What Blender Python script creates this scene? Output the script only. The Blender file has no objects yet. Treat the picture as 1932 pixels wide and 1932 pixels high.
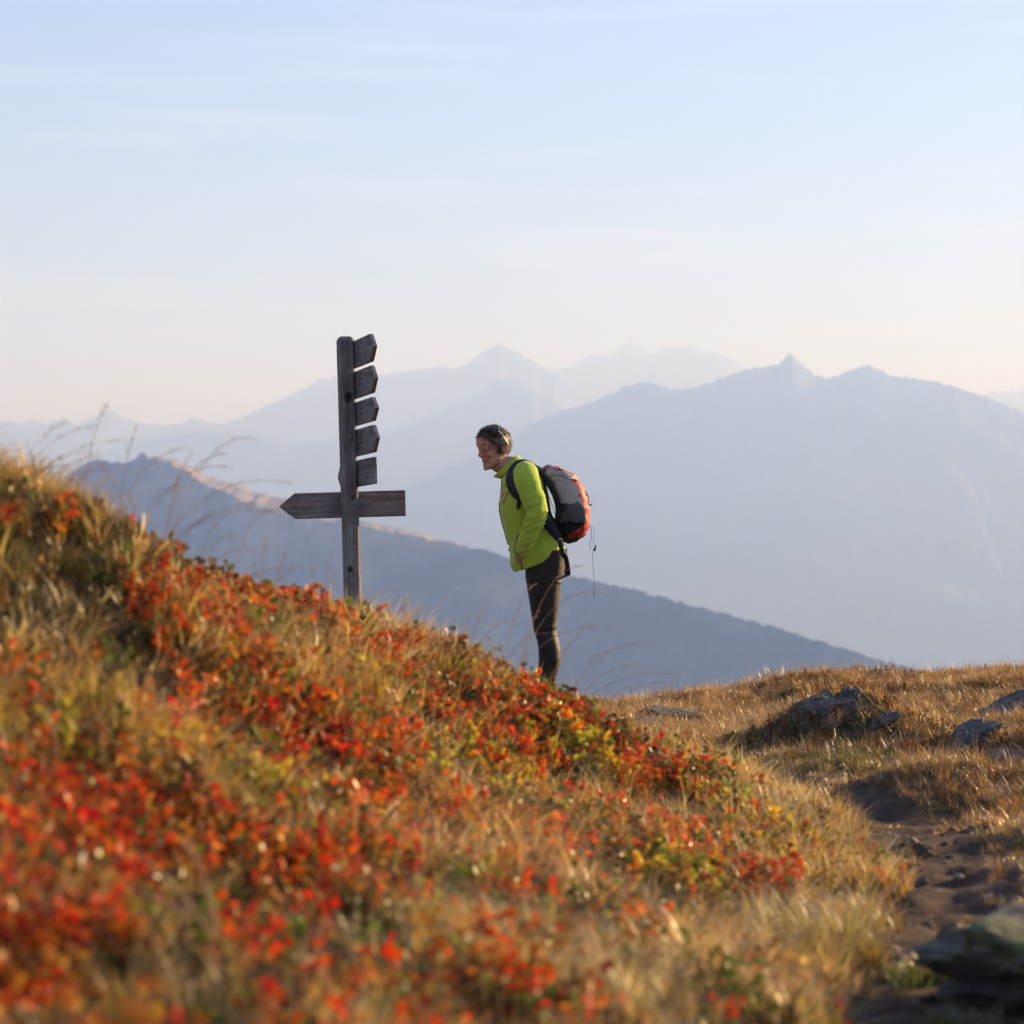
import bpy, bmesh, math, random
import numpy as np
from mathutils import Vector, Matrix, Euler
from mathutils.bvhtree import BVHTree
from math import radians, sin, cos, pi, tan

random.seed(7); np.random.seed(7)
RNG = np.random.default_rng(11)
scene = bpy.context.scene
COL = scene.collection

# ------------------------------------------------------------------ camera
EYE = 0.85                       # camera height above the hiker's ground (m)
DF = 11.0                        # distance of hiker and signpost (m)
KX = 0.48 / 1932.0               # picture unit (1932 wide) -> tangent
HV = 1060.0                      # eye level row in those units
cam_d = bpy.data.cameras.new('camera')
cam = bpy.data.objects.new('camera', cam_d); COL.objects.link(cam)
cam.location = (0, 0, EYE); cam.rotation_euler = (radians(90), 0, 0)
cam_d.lens = 50; cam_d.sensor_fit = 'HORIZONTAL'; cam_d.sensor_width = 24
cam_d.shift_y = (HV - 966) / 1932.0
cam_d.clip_start = 0.1; cam_d.clip_end = 80000
cam_d.dof.use_dof = True; cam_d.dof.focus_distance = DF
cam_d.dof.aperture_fstop = 2.2; cam_d.dof.aperture_blades = 9
scene.camera = cam

# ------------------------------------------------------------------ light
SUN_EL, SUN_AZ = 17.0, 33.0      # azimuth: degrees from +X (right) towards +Y (away)
world = bpy.data.worlds.new('World'); scene.world = world; world.use_nodes = True
wn = world.node_tree.nodes; wl = world.node_tree.links; wn.clear()
w_out = wn.new('ShaderNodeOutputWorld'); w_bg = wn.new('ShaderNodeBackground')
sky = wn.new('ShaderNodeTexSky'); sky.sky_type = 'NISHITA'; sky.sun_disc = False
sky.sun_elevation = radians(SUN_EL); sky.sun_rotation = radians(90 - SUN_AZ)
sky.altitude = 1800; sky.air_density = 0.55; sky.dust_density = 2.2; sky.ozone_density = 4.0
w_bg.inputs['Strength'].default_value = 0.05
# thin cirrus wisps, high up
tc = wn.new('ShaderNodeTexCoord'); mp = wn.new('ShaderNodeMapping')
mp.inputs['Scale'].default_value = (3.0, 3.0, 42.0); mp.inputs['Rotation'].default_value = (0.0, radians(-1.5), 0.0)
mp.inputs['Location'].default_value = (1.3, 0.4, 2.2)
nz = wn.new('ShaderNodeTexNoise'); nz.inputs['Scale'].default_value = 1.6; nz.inputs['Detail'].default_value = 6; nz.inputs['Roughness'].default_value = 0.55
cr = wn.new('ShaderNodeValToRGB'); cr.color_ramp.elements[0].position = 0.52; cr.color_ramp.elements[1].position = 0.80
cr.color_ramp.elements[0].color = (0, 0, 0, 1); cr.color_ramp.elements[1].color = (0.16, 0.16, 0.16, 1)
mx = wn.new('ShaderNodeMix'); mx.data_type = 'RGBA'
mx.inputs['B'].default_value = (11.0, 10.7, 10.8, 1)
wl.new(tc.outputs['Generated'], mp.inputs['Vector']); wl.new(mp.outputs['Vector'], nz.inputs['Vector'])
wl.new(nz.outputs['Fac'], cr.inputs['Fac']); wl.new(cr.outputs['Color'], mx.inputs['Factor'])
wl.new(sky.outputs['Color'], mx.inputs['A']); wl.new(mx.outputs['Result'], w_bg.inputs['Color'])
wl.new(w_bg.outputs['Background'], w_out.inputs['Surface'])

sun_d = bpy.data.lights.new('sun', 'SUN'); sun = bpy.data.objects.new('sun', sun_d); COL.objects.link(sun)
sun_d.energy = 5.0; sun_d.angle = radians(0.6); sun_d.color = (1.0, 0.95, 0.90)
sdir = Vector((cos(radians(SUN_EL)) * cos(radians(SUN_AZ)), cos(radians(SUN_EL)) * sin(radians(SUN_AZ)), sin(radians(SUN_EL))))
sun.rotation_euler = sdir.to_track_quat('Z', 'Y').to_euler(); sun.location = sdir * 30

scene.view_settings.view_transform = 'Standard'; scene.view_settings.look = 'None'
scene.view_settings.exposure = 1.84; scene.view_settings.gamma = 1.0
scene.view_settings.use_curve_mapping = False
scene.render.engine = 'CYCLES'
cy = scene.cycles
cy.max_bounces = 6; cy.diffuse_bounces = 3; cy.glossy_bounces = 2; cy.transmission_bounces = 4
cy.volume_bounces = 2; cy.transparent_max_bounces = 8; cy.use_denoising = True
cy.sample_clamp_indirect = 6.0
HAZE = 0.29e-3                   # haze density per metre

# ------------------------------------------------------------------ helpers
def _hash(ix, iy, iz, seed):
    h = (ix.astype(np.int64) * 374761393 + iy.astype(np.int64) * 668265263 + iz.astype(np.int64) * 2147483647 + seed * 974634777) & 0xffffffff
    h = ((h ^ (h >> 13)) * 1274126177) & 0xffffffff
    h = ((h ^ (h >> 16)) * 2246822519) & 0xffffffff
    return ((h ^ (h >> 15)) & 0xffffff) / float(0xffffff)
def vnoise(x, y, z=None, seed=0):
    """smooth value noise in -1..1"""
    x = np.asarray(x, float); y = np.asarray(y, float); z = np.zeros_like(x) if z is None else np.asarray(z, float)
    ix, iy, iz = np.floor(x), np.floor(y), np.floor(z)
    fx, fy, fz = x - ix, y - iy, z - iz
    ux, uy, uz = [f * f * f * (f * (f * 6 - 15) + 10) for f in (fx, fy, fz)]
    r = 0
    for a in (0, 1):
        for b in (0, 1):
            for c in (0, 1):
                w = (ux if a else 1 - ux) * (uy if b else 1 - uy) * (uz if c else 1 - uz)
                r = r + w * _hash(ix + a, iy + b, iz + c, seed)
    return r * 2 - 1
def fbm(x, y, z=None, octv=4, seed=0, gain=0.5):
    r, a, f, n = 0, 1.0, 1.0, 0
    for k in range(octv):
        r = r + a * vnoise(np.asarray(x) * f + 17.3 * k, np.asarray(y) * f - 9.1 * k, None if z is None else np.asarray(z) * f, seed + k)
        n += a; a *= gain; f *= 2.03
    return r / n
def ridged(x, y, octv=5, seed=0, gain=0.55):
    r, a, f, n = 0, 1.0, 1.0, 0
    for k in range(octv):
        r = r + a * (1 - np.abs(vnoise(np.asarray(x) * f + 31 * k, np.asarray(y) * f + 7 * k, None, seed + k))) ** 2
        n += a; a *= gain; f *= 2.1
    return r / n
def sstep(a, b, x):
    t = np.clip((x - a) / (b - a), 0, 1); return t * t * (3 - 2 * t)

def mesh_np(name, verts, faces=None, quads=None, tris=None, smooth=True):
    me = bpy.data.meshes.new(name)
    verts = np.asarray(verts, np.float32)
    if faces is not None:
        me.from_pydata([tuple(v) for v in verts], [], faces)
    else:
        loops, starts, tot, s = [], [], 0, 0
        for arr, k in ((quads, 4), (tris, 3)):
            if arr is None or len(arr) == 0: continue
            arr = np.asarray(arr, np.int32); loops.append(arr.ravel())
            starts.append(s + np.arange(len(arr)) * k); s += arr.size; tot += len(arr)
        me.vertices.add(len(verts)); me.vertices.foreach_set('co', verts.ravel())
        me.loops.add(s); me.loops.foreach_set('vertex_index', np.concatenate(loops))
        me.polygons.add(tot); me.polygons.foreach_set('loop_start', np.concatenate(starts).astype(np.int32))
        me.update(calc_edges=True)
    me.validate()
    me.polygons.foreach_set('use_smooth', [smooth] * len(me.polygons)); me.update()
    return me
def link(name, me, mat=None, parent=None, loc=None):
    o = bpy.data.objects.new(name, me); COL.objects.link(o)
    if me is not None: me.name = name
    if mat is not None and me is not None:
        me.materials.clear(); me.materials.append(mat)
    if parent is not None: o.parent = parent
    if loc is not None: o.location = loc
    return o
def tag(o, label, cat, group=None):
    o['label'] = label; o['category'] = cat
    if group: o['group'] = group
    return o
def thing(name, label, cat, loc=(0, 0, 0), group=None):
    o = bpy.data.objects.new(name, None); COL.objects.link(o); o.location = loc
    o.empty_display_size = 0.1
    return tag(o, label, cat, group)
def recenter(me, c):
    """move mesh coordinates so that point c becomes its origin"""
    co = np.empty(len(me.vertices) * 3, np.float32); me.vertices.foreach_get('co', co)
    co = co.reshape(-1, 3) - np.array(c, np.float32); me.vertices.foreach_set('co', co.ravel()); me.update(); return me
def grab(me):
    co = np.empty(len(me.vertices) * 3, np.float32); me.vertices.foreach_get('co', co); return co.reshape(-1, 3)
def put(me, co):
    me.vertices.foreach_set('co', np.asarray(co, np.float32).ravel()); me.update()
def normals(me):
    n = np.empty(len(me.vertices) * 3, np.float32); me.vertices.foreach_get('normal', n); return n.reshape(-1, 3)
def fattr(me, name, vals, kind='FLOAT', dom='POINT'):
    a = me.attributes.new(name, kind, dom)
    key = 'vector' if kind == 'FLOAT_VECTOR' else 'value'
    a.data.foreach_set(key, np.asarray(vals, np.float32 if kind != 'INT' else np.int32).ravel())

def merge(parts):
    V, F, o = [], [], 0
    for v, f in parts:
        V.append(np.asarray(v, float).reshape(-1, 3)); F += [tuple(i + o for i in q) for q in f]; o += len(V[-1])
    return np.concatenate(V), F
def rings_mesh(rings, close=True):
    """rings: list of (n,3) arrays -> capped tube"""
    n = len(rings[0]); V = np.concatenate(rings); F = []
    for r in range(len(rings) - 1):
        for i in range(n):
            j = (i + 1) % n
            F.append((r * n + i, r * n + j, (r + 1) * n + j, (r + 1) * n + i))
    if close:
        c0, c1 = len(V), len(V) + 1
        V = np.concatenate([V, rings[0].mean(0)[None], rings[-1].mean(0)[None]])
        b = (len(rings) - 1) * n
        for i in range(n):
            j = (i + 1) % n
            F.append((c0, j, i)); F.append((c1, b + i, b + j))
    return V, F
def catmull(pts, k=6):
    P = np.array(pts, float); P = np.vstack([2 * P[0] - P[1], P, 2 * P[-1] - P[-2]]); out = []
    for i in range(1, len(P) - 2):
        for s in range(k):
            t = s / k; a, b, c, d = P[i - 1], P[i], P[i + 1], P[i + 2]
            out.append(0.5 * ((2 * b) + (-a + c) * t + (2 * a - 5 * b + 4 * c - d) * t * t + (-a + 3 * b - 3 * c + d) * t ** 3))
    out.append(P[-2]); return np.array(out)
def tube(pts, r, n=10, k=6):
    """pts: xyz or xyzr control points"""
    P = catmull(pts, k) if k else np.array(pts, float)
    R = P[:, 3] if P.shape[1] > 3 else np.full(len(P), r); P = P[:, :3]
    T = np.gradient(P, axis=0); T /= np.linalg.norm(T, axis=1)[:, None] + 1e-9
    up = np.array([0, 0, 1.0]) if abs(T[0][2]) < 0.9 else np.array([0, 1.0, 0])
    rings = []
    N = np.cross(T[0], up); N /= np.linalg.norm(N)
    for i in range(len(P)):
        N = N - T[i] * N.dot(T[i]); N /= np.linalg.norm(N) + 1e-9; B = np.cross(T[i], N)
        a = np.arange(n) / n * 2 * pi
        rings.append(P[i] + (np.cos(a)[:, None] * N + np.sin(a)[:, None] * B) * R[i])
    return rings_mesh(rings)
def ellipsoid(c, r, n=20, m=12, axes=None):
    rings = []
    for i in range(1, m):
        t = pi * i / m; a = np.arange(n) / n * 2 * pi
        rings.append(np.stack([np.cos(a) * sin(t) * r[0], np.sin(a) * sin(t) * r[1], np.full(n, cos(t) * r[2])], 1))
    V, F = rings_mesh(rings)
    V[-2] = (0, 0, r[2]); V[-1] = (0, 0, -r[2])
    if axes is not None: V = V @ np.array(axes)
    return V + np.array(c), F
def remeshed(parts, voxel, smooth=4, fac=0.5):
    V, F = merge(parts)
    me = mesh_np('tmp', V, faces=F)
    o = bpy.data.objects.new('tmp', me); COL.objects.link(o)
    bm = bmesh.new(); bm.from_mesh(me); bmesh.ops.recalc_face_normals(bm, faces=bm.faces); bm.to_mesh(me); bm.free()
    m = o.modifiers.new('r', 'REMESH'); m.mode = 'VOXEL'; m.voxel_size = voxel; m.use_smooth_shade = True
    if smooth:
        s = o.modifiers.new('s', 'SMOOTH'); s.iterations = smooth; s.factor = fac
    dg = bpy.context.evaluated_depsgraph_get(); dg.update()
    out = bpy.data.meshes.new_from_object(o.evaluated_get(dg))
    bpy.data.objects.remove(o); bpy.data.meshes.remove(me)
    out.polygons.foreach_set('use_smooth', [True] * len(out.polygons))
    return out
def bvh_of(me):
    return BVHTree.FromPolygons([v.co.copy() for v in me.vertices], [tuple(p.vertices) for p in me.polygons])
def ribbon(P, N, w, t, taper=None):
    """flat strap along points P with face normals N, width w, thickness t"""
    P = np.array(P, float); N = np.array(N, float); T = np.gradient(P, axis=0); T /= np.linalg.norm(T, axis=1)[:, None]
    rings = []
    for i in range(len(P)):
        n = N[i] - T[i] * N[i].dot(T[i]); n /= np.linalg.norm(n) + 1e-9; b = np.cross(T[i], n)
        ww = w if taper is None else w * taper[i]
        q = [(-1, -.6), (-.85, 1), (0, 1.25), (.85, 1), (1, -.6), (0, -.8)]
        rings.append(np.array([P[i] + b * ww / 2 * a + n * t / 2 * c for a, c in q]))
    return rings_mesh(rings)

# node helpers
class MT:
    def __init__(s, name, base=(0.5, 0.5, 0.5), rough=0.8):
        s.m = bpy.data.materials.new(name); s.m.use_nodes = True; s.t = s.m.node_tree; s.n = s.t.nodes; s.l = s.t.links
        s.b = s.n['Principled BSDF']; s.out = s.n['Material Output']
        s.b.inputs['Base Color'].default_value = (*base, 1); s.b.inputs['Roughness'].default_value = rough
    def new(s, t, **kw):
        n = s.n.new(t)
        for k, v in kw.items(): setattr(n, k, v)
        return n
    def coords(s, kind='Object', scale=(1, 1, 1)):
        c = s.new('ShaderNodeTexCoord'); m = s.new('ShaderNodeMapping'); m.inputs['Scale'].default_value = scale
        s.l.new(c.outputs[kind], m.inputs['Vector']); return m.outputs['Vector']
    def noise(s, vec, scale, detail=4, rough=0.5, dist=0.0):
        n = s.new('ShaderNodeTexNoise'); n.inputs['Scale'].default_value = scale; n.inputs['Detail'].default_value = detail
        n.inputs['Roughness'].default_value = rough; n.inputs['Distortion'].default_value = dist
        if vec is not None: s.l.new(vec, n.inputs['Vector'])
        return n.outputs['Fac']
    def ramp(s, fac, stops):
        r = s.new('ShaderNodeValToRGB'); e = r.color_ramp.elements
        while len(e) < len(stops): e.new(0.5)
        for i, (p, c) in enumerate(stops):
            e[i].position = p; e[i].color = (*c, 1) if len(c) == 3 else c
        s.l.new(fac, r.inputs['Fac']); return r.outputs['Color']
    def mix(s, fac, a, b, mode='MIX'):
        m = s.new('ShaderNodeMix', data_type='RGBA', blend_type=mode)
        for sock, v in ((m.inputs['Factor'], fac), (m.inputs['A'], a), (m.inputs['B'], b)):
            if isinstance(v, (int, float)): sock.default_value = v
            elif isinstance(v, tuple): sock.default_value = (*v, 1) if len(v) == 3 else v
            else: s.l.new(v, sock)
        return m.outputs['Result']
    def math(s, op, a, b=0.0):
        m = s.new('ShaderNodeMath', operation=op)
        for i, v in enumerate((a, b)):
            if isinstance(v, (int, float)): m.inputs[i].default_value = v
            else: s.l.new(v, m.inputs[i])
        return m.outputs[0]
    def attr(s, name, kind='GEOMETRY', out='Fac'):
        a = s.new('ShaderNodeAttribute', attribute_name=name, attribute_type=kind); return a.outputs[out]
    def bump(s, h, strength=0.3, dist=0.01):
        b = s.new('ShaderNodeBump'); b.inputs['Strength'].default_value = strength; b.inputs['Distance'].default_value = dist
        s.l.new(h, b.inputs['Height']); s.l.new(b.outputs['Normal'], s.b.inputs['Normal']); return b
    def color(s, c): s.l.new(c, s.b.inputs['Base Color'])

def fabric(name, base, rough=0.9, var=0.25, scale=60, bump=0.2, dist=0.002, sheen=0.0, spec=0.3):
    m = MT(name, base, rough); v = m.coords('Object')
    n1 = m.noise(v, scale * 0.15, 3); n2 = m.noise(v, scale * 6, 3, 0.6)
    lo = tuple(c * (1 - var) for c in base); hi = tuple(min(1, c * (1 + var)) for c in base)
    m.color(m.ramp(n1, [(0.3, lo), (0.7, hi)])); m.bump(n2, bump, dist)
    m.b.inputs['Specular IOR Level'].default_value = spec
    if sheen:
        m.b.inputs['Sheen Weight'].default_value = sheen; m.b.inputs['Sheen Roughness'].default_value = 0.5
    return m.m

# ------------------------------------------------------------------ terrain
def PX(u, v, d):                 # a point seen at picture place u, v when it stands d metres away
    return ((u - 966) * KX * d, d, EYE - (v - HV) * KX * d)
CTRL = [PX(-500, 740, 5.0), PX(-250, 850, 5.0), PX(0, 945, 5.0), PX(110, 990, 5.0), PX(200, 1018, 5.05), PX(255, 1055, 5.1), PX(320, 1120, 5.2), PX(400, 1158, 5.5), PX(520, 1190, 5.9), PX(650, 1214, 6.2),
        PX(760, 1228, 6.5), PX(850, 1258, 6.8), PX(930, 1302, 7.1), PX(1000, 1350, 7.4), PX(100, 1100, 6.2), PX(300, 1240, 6.4), PX(500, 1260, 7.0), PX(700, 1290, 7.6), PX(1100, 1385, 7.9), PX(1200, 1450, 8.2), PX(1330, 1470, 8.3),
        PX(0, 1250, 4.2), PX(-100, 1600, 3.4), PX(0, 1932, 2.7), PX(300, 1300, 4.7), PX(300, 1600, 3.9), PX(500, 1932, 2.9), PX(500, 1500, 4.5),
        PX(600, 1300, 5.5), PX(800, 1500, 5.3), PX(800, 1350, 6.1), PX(900, 1932, 3.2), PX(1000, 1500, 6.1), PX(1000, 1700, 4.6), PX(1200, 1932, 3.5), PX(1250, 1650, 5.4),
        PX(1400, 1500, 7.4), PX(1450, 1800, 4.6), PX(1600, 1560, 6.8),
        (-2.2, 7, 0.6), (-1.2, 8, .30), (-.4, 8.6, .12), (-.83, 11, .22), (-3, 11, .4), (.17, 11, 0.0), (.5, 9.6, .0), (-5, 7, 1.3), (-6, 3, 1.9), (-3, 3, 1.15), (-3, 14, .2), (0, 14, -.12), (-6, 14, .8),
        (1.2, 14, -.06), (3.84, 16, .02), (2.5, 15, -.02), (3, 12, .0), (5, 10, .1), (2, 9.5, 0), (3, 7, .05), (2.5, 5, .10), (1.0, 3, -.02), (2, 3, .1), (1.2, 2, 0), (-1, 1.5, .38), (0, 1.5, .1),
        (4, 4, .2), (8, 8, .35), (8, 14, .15), (0, -1, 0), (-4, -1, 1.1), (4, -1, .15), (.55, 3.0, -.02), (.75, 4.2, -.03), (.95, 5.3, -.03), (1.25, 6.8, -.03), (1.0, 8.3, -.02),
        (8, 18, 0), (-8, 18, .4), (0, 18, -.3), (-8, -1, 2.4), (9, 2, .4)]
CT = np.array(CTRL)
def _U(r2):
    return np.where(r2 > 1e-9, 0.5 * r2 * np.log(np.maximum(r2, 1e-9)), 0)
_n = len(CT); _K = _U(((CT[:, None, :2] - CT[None, :, :2]) ** 2).sum(-1)) + np.eye(_n) * 0.002
_P = np.c_[np.ones(_n), CT[:, :2]]
_A = np.block([[_K, _P], [_P.T, np.zeros((3, 3))]])
_W = np.linalg.solve(_A, np.r_[CT[:, 2], 0, 0, 0])
PATH = catmull([(.50, 1.0), (.56, 3.0), (.75, 4.2), (.95, 5.3), (1.26, 6.6), (1.22, 7.6), (1.0, 8.4), (.62, 9.4), (.2, 10.6), (-.3, 12.2), (-.8, 15)], 8)
def path_dist(x, y):
    d = np.full(np.shape(x), 1e9)
    for p in PATH: d = np.minimum(d, (x - p[0]) ** 2 + (y - p[1]) ** 2)
    return np.sqrt(d)
BUMPS = [(1.50, 9.75, .20, .34, .24), (1.75, 9.6, .07, .45, .3), (2.35, 9.1, .10, .30, .3), (2.6, 8.3, .10, .35, .28), (1.75, 8.15, .12, .40, .26), (1.75, 6.9, .07, .38, .25), (1.62, 5.9, .07, .3, .3),
         (1.65, 5.05, .08, .3, .22), (1.62, 4.25, .10, .28, .22), (1.65, 3.4, .22, .35, .3), (2.2, 3.9, .2, .4, .4), (2.9, 10.9, .08, .5, .3), (3.3, 13.6, .10, .8, .4), (1.9, 13.9, .07, .5, .35), (1.1, 12.6, .03, .5, .3),  # includes out-of-view bumps on the right, added to shade the lower right corner
         (0.98, 3.82, -.16, .22, .16), (2.05, 9.0, -.06, .2, .25), (1.2, 13.7, .05, .4, .3), (1.25, 8.95, .05, .3, .18), (.9, 8.75, .03, .2, .12), (2.4, 14.9, .06, .6, .4)]
def height(x, y, detail=True):
    x = np.asarray(x, float); y = np.asarray(y, float)
    xc = np.clip(x, -8, 9); yc = np.clip(y, -1, 18); sh = xc.shape; xf, yf = xc.ravel(), yc.ravel()
    z = _W[_n] + _W[_n + 1] * xf + _W[_n + 2] * yf
    for i in range(_n): z = z + _W[i] * _U((xf - CT[i, 0]) ** 2 + (yf - CT[i, 1]) ** 2)
    z = z.reshape(sh)
    for bx, by, a, sx, sy in BUMPS: z = z + a * np.exp(-((x - bx) / sx) ** 2 - ((y - by) / sy) ** 2)
    y0 = 14.3 + 0.55 * np.clip(x - 1.0, -6, 4)
    t = np.maximum(0, y - y0); z = z - 0.10 * np.minimum(t, 3) ** 2 * 0.9 - np.maximum(t - 3, 0) * 0.5
    far = np.hypot(x, y)
    z = z - 0.3 * np.maximum(0, np.abs(x) - 60) - 0.35 * np.maximum(0, -y - 60)
    if detail:
        near = 1 - sstep(25, 60, far); pd = path_dist(x, y) if x.size < 2e6 else 1
        pm = 1 - sstep(.12, .34, pd)
        z = z + near * (1 - .6 * pm) * ((.035 + .02 * sstep(6, 9, y)) * fbm(x * 1.5, y * 1.5, octv=3, seed=3) + .042 * fbm(x * 5.0, y * 5.0, octv=3, seed=8))
        z = z - .03 * pm + pm * .038 * fbm(x * 9, y * 9, octv=4, seed=21)
    return np.maximum(z, -1150 + 80 * fbm(x / 900, y / 900, octv=3, seed=4))
def hit(u, v):                   # where the line of sight through u, v meets the ground
    d = np.arange(2.2, 18, 0.03); x = (u - 966) * KX * d; z = EYE - (v - HV) * KX * d
    g = height(x, d); k = np.nonzero(g >= z)[0]
    k = k[0] if len(k) else -1
    return float(x[k]), float(d[k]), float(g[k])

def axis(lo, mid0, mid1, hi, fine, grow=1.14):
    a = list(np.arange(mid0, mid1, fine)); s = fine
    p = mid1
    while p < hi: a.append(p); s *= grow; p += s
    a.append(hi); b = []; s = fine; p = mid0 - fine
    while p > lo: b.append(p); s *= grow; p -= s
    b.append(lo); return np.array(b[::-1] + a)
gx = axis(-14000, -3.2, 4.6, 14000, 0.03); gy = axis(-9000, 1.4, 17.5, 27000, 0.035)
GX, GY = np.meshgrid(gx, gy); GZ = height(GX, GY)
nx, ny = len(gx), len(gy)
idx = np.arange(nx * ny).reshape(ny, nx)
quads = np.stack([idx[:-1, :-1], idx[:-1, 1:], idx[1:, 1:], idx[1:, :-1]], -1).reshape(-1, 4)
gme = mesh_np('ground', np.stack([GX, GY, GZ], -1).reshape(-1, 3), quads=quads)
pdist = path_dist(GX, GY) + .10 * fbm(GX * 3, GY * 3, octv=3, seed=5)
fattr(gme, 'path', (1 - sstep(.20, .42, pdist)).ravel())
gm = MT('soil_and_turf', (0.1, 0.07, 0.04), 0.95); v = gm.coords('Object')
soil = gm.ramp(gm.noise(v, 9, 6, 0.65), [(0.3, (.026, .013, .007)), (0.55, (.064, .033, .018)), (0.8, (.14, .082, .048))])
turf = gm.ramp(gm.noise(v, 3.5, 5, 0.6), [(0.3, (.020, .020, .009)), (0.5, (.050, .038, .016)), (0.72, (.10, .07, .028))])
gm.color(gm.mix(gm.attr('path'), turf, soil)); gm.bump(gm.noise(v, 45, 6, 0.7), 0.7, 0.02)
ground = link('ground', gme, gm.m); ground['kind'] = 'structure'; ground['label'] = 'autumn alpine meadow ground with a worn dirt path dropping into the valley'

# ------------------------------------------------------------------ mountains
def mountain(name, label, pts, D0, D1, base, seed, rough, half, wl=1.0, cols=None, foot=1.0, relief=.20, shelf=None):
    """a range whose crest passes through the picture places pts (u, v), from distance D0 (left end) to D1 (right end)"""
    P = np.array(pts, float); uu = np.linspace(P[0, 0], P[-1, 0], 620)
    vv = np.interp(uu, P[:, 0], P[:, 1]); f = (uu - uu[0]) / (uu[-1] - uu[0])
    D = D0 + (D1 - D0) * f; xs = (uu - 966) * KX * D; zs = EYE - (vv - HV) * KX * D
    jag = rough * 14 * fbm(uu / 9.0, uu * 0, octv=5, seed=seed, gain=.6) * D0 / 10000; zs = zs + jag
    t = np.concatenate([-np.linspace(1, 0, 150) ** 1.5, np.linspace(0, 1, 60)[1:] ** 1.5])
    X = xs[None] + 0 * t[:, None]; S = t[:, None] * half; Y = D[None] + S
    drop = np.abs(S) / half
    wob = fbm(X / (1400 * wl), Y / (3000 * wl), octv=3, seed=seed + 9)
    fall = 1 - (1 - drop) ** 1.15
    Zc = zs[None]
    Z = Zc + (base - Zc) * np.clip(fall * foot, 0, 1)
    amp = (Zc - base) * relief * np.minimum(1, drop * 5.5) * (1 - .35 * drop)
    rn = ridged(X / (1250 * wl) + .35 * wob, Y / (2600 * wl), octv=6, seed=seed)
    Z = Z + amp * (rn - .62) * 1.25 + .02 * (Zc - base) * fbm(X / (160 * wl), Y / (160 * wl), octv=4, seed=seed + 3) * np.minimum(1, drop * 14)
    gr = np.zeros_like(Z)
    if shelf:                                     # gentle sunny pasture just below the crest
        wd = np.interp(uu, shelf[0], shelf[1])[None] * (1 + .25 * fbm(uu / 70, uu * 0, octv=2, seed=71))[None]
        tgt = Zc + .14 * S - 5 * np.abs(fbm(X / 60, Y / 90, octv=3, seed=73)) * np.minimum(1, drop * 40)
        bw = (1 - sstep(wd * .75, wd * 1.15 + 1, -S)) * (S <= 0) * (wd > 5)
        Z = Z * (1 - bw) + tgt * bw; gr = bw * sstep(-.25, .1, fbm(X / 130, Y / 45, octv=3, seed=72) + .18)
    # nothing of the face may stand above the line of sight to its crest
    lim = EYE + (Zc - EYE) * (Y / D[None]) - 3 * np.abs(S) / half * 10
    Z = np.where(S < 0, np.minimum(Z, lim), Z)
    n, m = Z.shape; idx = np.arange(n * m).reshape(n, m)
    q = np.stack([idx[:-1, :-1], idx[:-1, 1:], idx[1:, 1:], idx[1:, :-1]], -1).reshape(-1, 4)
    me = mesh_np(name, np.stack([X + .0 * S, Y, Z], -1).reshape(-1, 3), quads=q)
    fattr(me, 'pasture', gr.ravel())
    mt = MT(name + '_rock', (.1, .1, .08), .95); g = mt.coords('Object')
    c = cols or [(.03, .045, .022), (.10, .085, .04), (.16, .14, .11)]
    cc_ = mt.ramp(mt.noise(g, .0022 / wl, 8, .62), [(0.36, c[0]), (0.52, c[1]), (0.7, c[2])])
    if shelf: cc_ = mt.mix(mt.math('MULTIPLY', mt.attr('pasture'), 1.0), cc_, mt.ramp(mt.noise(g, .02, 5, .6), [(.35, (.13, .10, .05)), (.65, (.36, .28, .15))]))
    mt.color(cc_)
    mt.bump(mt.noise(g, .02, 6, .7), 1.0, 14)
    o = link(name, me, mt.m); o['kind'] = 'structure'; o['label'] = label
    return o
green = [(.018, .030, .018), (.030, .042, .022), (.05, .055, .03)]
mountain('near_ridge', 'dark blue hazy ridge with a small pointed summit and sunlit grass near its crest, descending to the right',
         [(-900, 1090), (-400, 1040), (-100, 985), (60, 935), (120, 900), (150, 882), (168, 871), (185, 868), (215, 872), (240, 872), (256, 864), (266, 856), (272, 855), (282, 863), (300, 861), (330, 868), (400, 900), (470, 925), (560, 945),
          (640, 976), (700, 984), (760, 1000), (850, 1020), (950, 1048), (1100, 1090), (1200, 1115), (1300, 1140), (1450, 1180), (1600, 1225), (1720, 1262), (1900, 1320), (2300, 1420), (2700, 1500)],
         4300, 2500, -1000, 5, .9, 1700, wl=.42, cols=[(.020, .034, .026), (.05, .055, .028), (.30, .22, .09)], relief=.30, shelf=([262, 300, 400, 520, 600, 700, 780, 900], [0, 40, 130, 170, 100, 70, 50, 0]))
mountain('far_right_range', 'broad pale blue mountain with a pointed summit and a lower one to its right',
         [(300, 1150), (600, 1010), (800, 905), (900, 858), (960, 830), (1000, 802), (1060, 776), (1100, 764), (1150, 745), (1185, 727), (1205, 720), (1225, 722), (1260, 731), (1290, 735), (1340, 722), (1400, 700), (1450, 692), (1470, 687),
          (1482, 676), (1490, 667), (1500, 676), (1515, 688), (1535, 706), (1560, 715), (1600, 702), (1625, 692), (1640, 688), (1655, 695), (1680, 706), (1700, 712), (1760, 720), (1800, 729), (1850, 745), (1900, 765), (1932, 775), (2100, 830), (2500, 900)],
         11200, 10400, -1000, 15, 1.0, 3000, wl=1.0, relief=.10)
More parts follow.
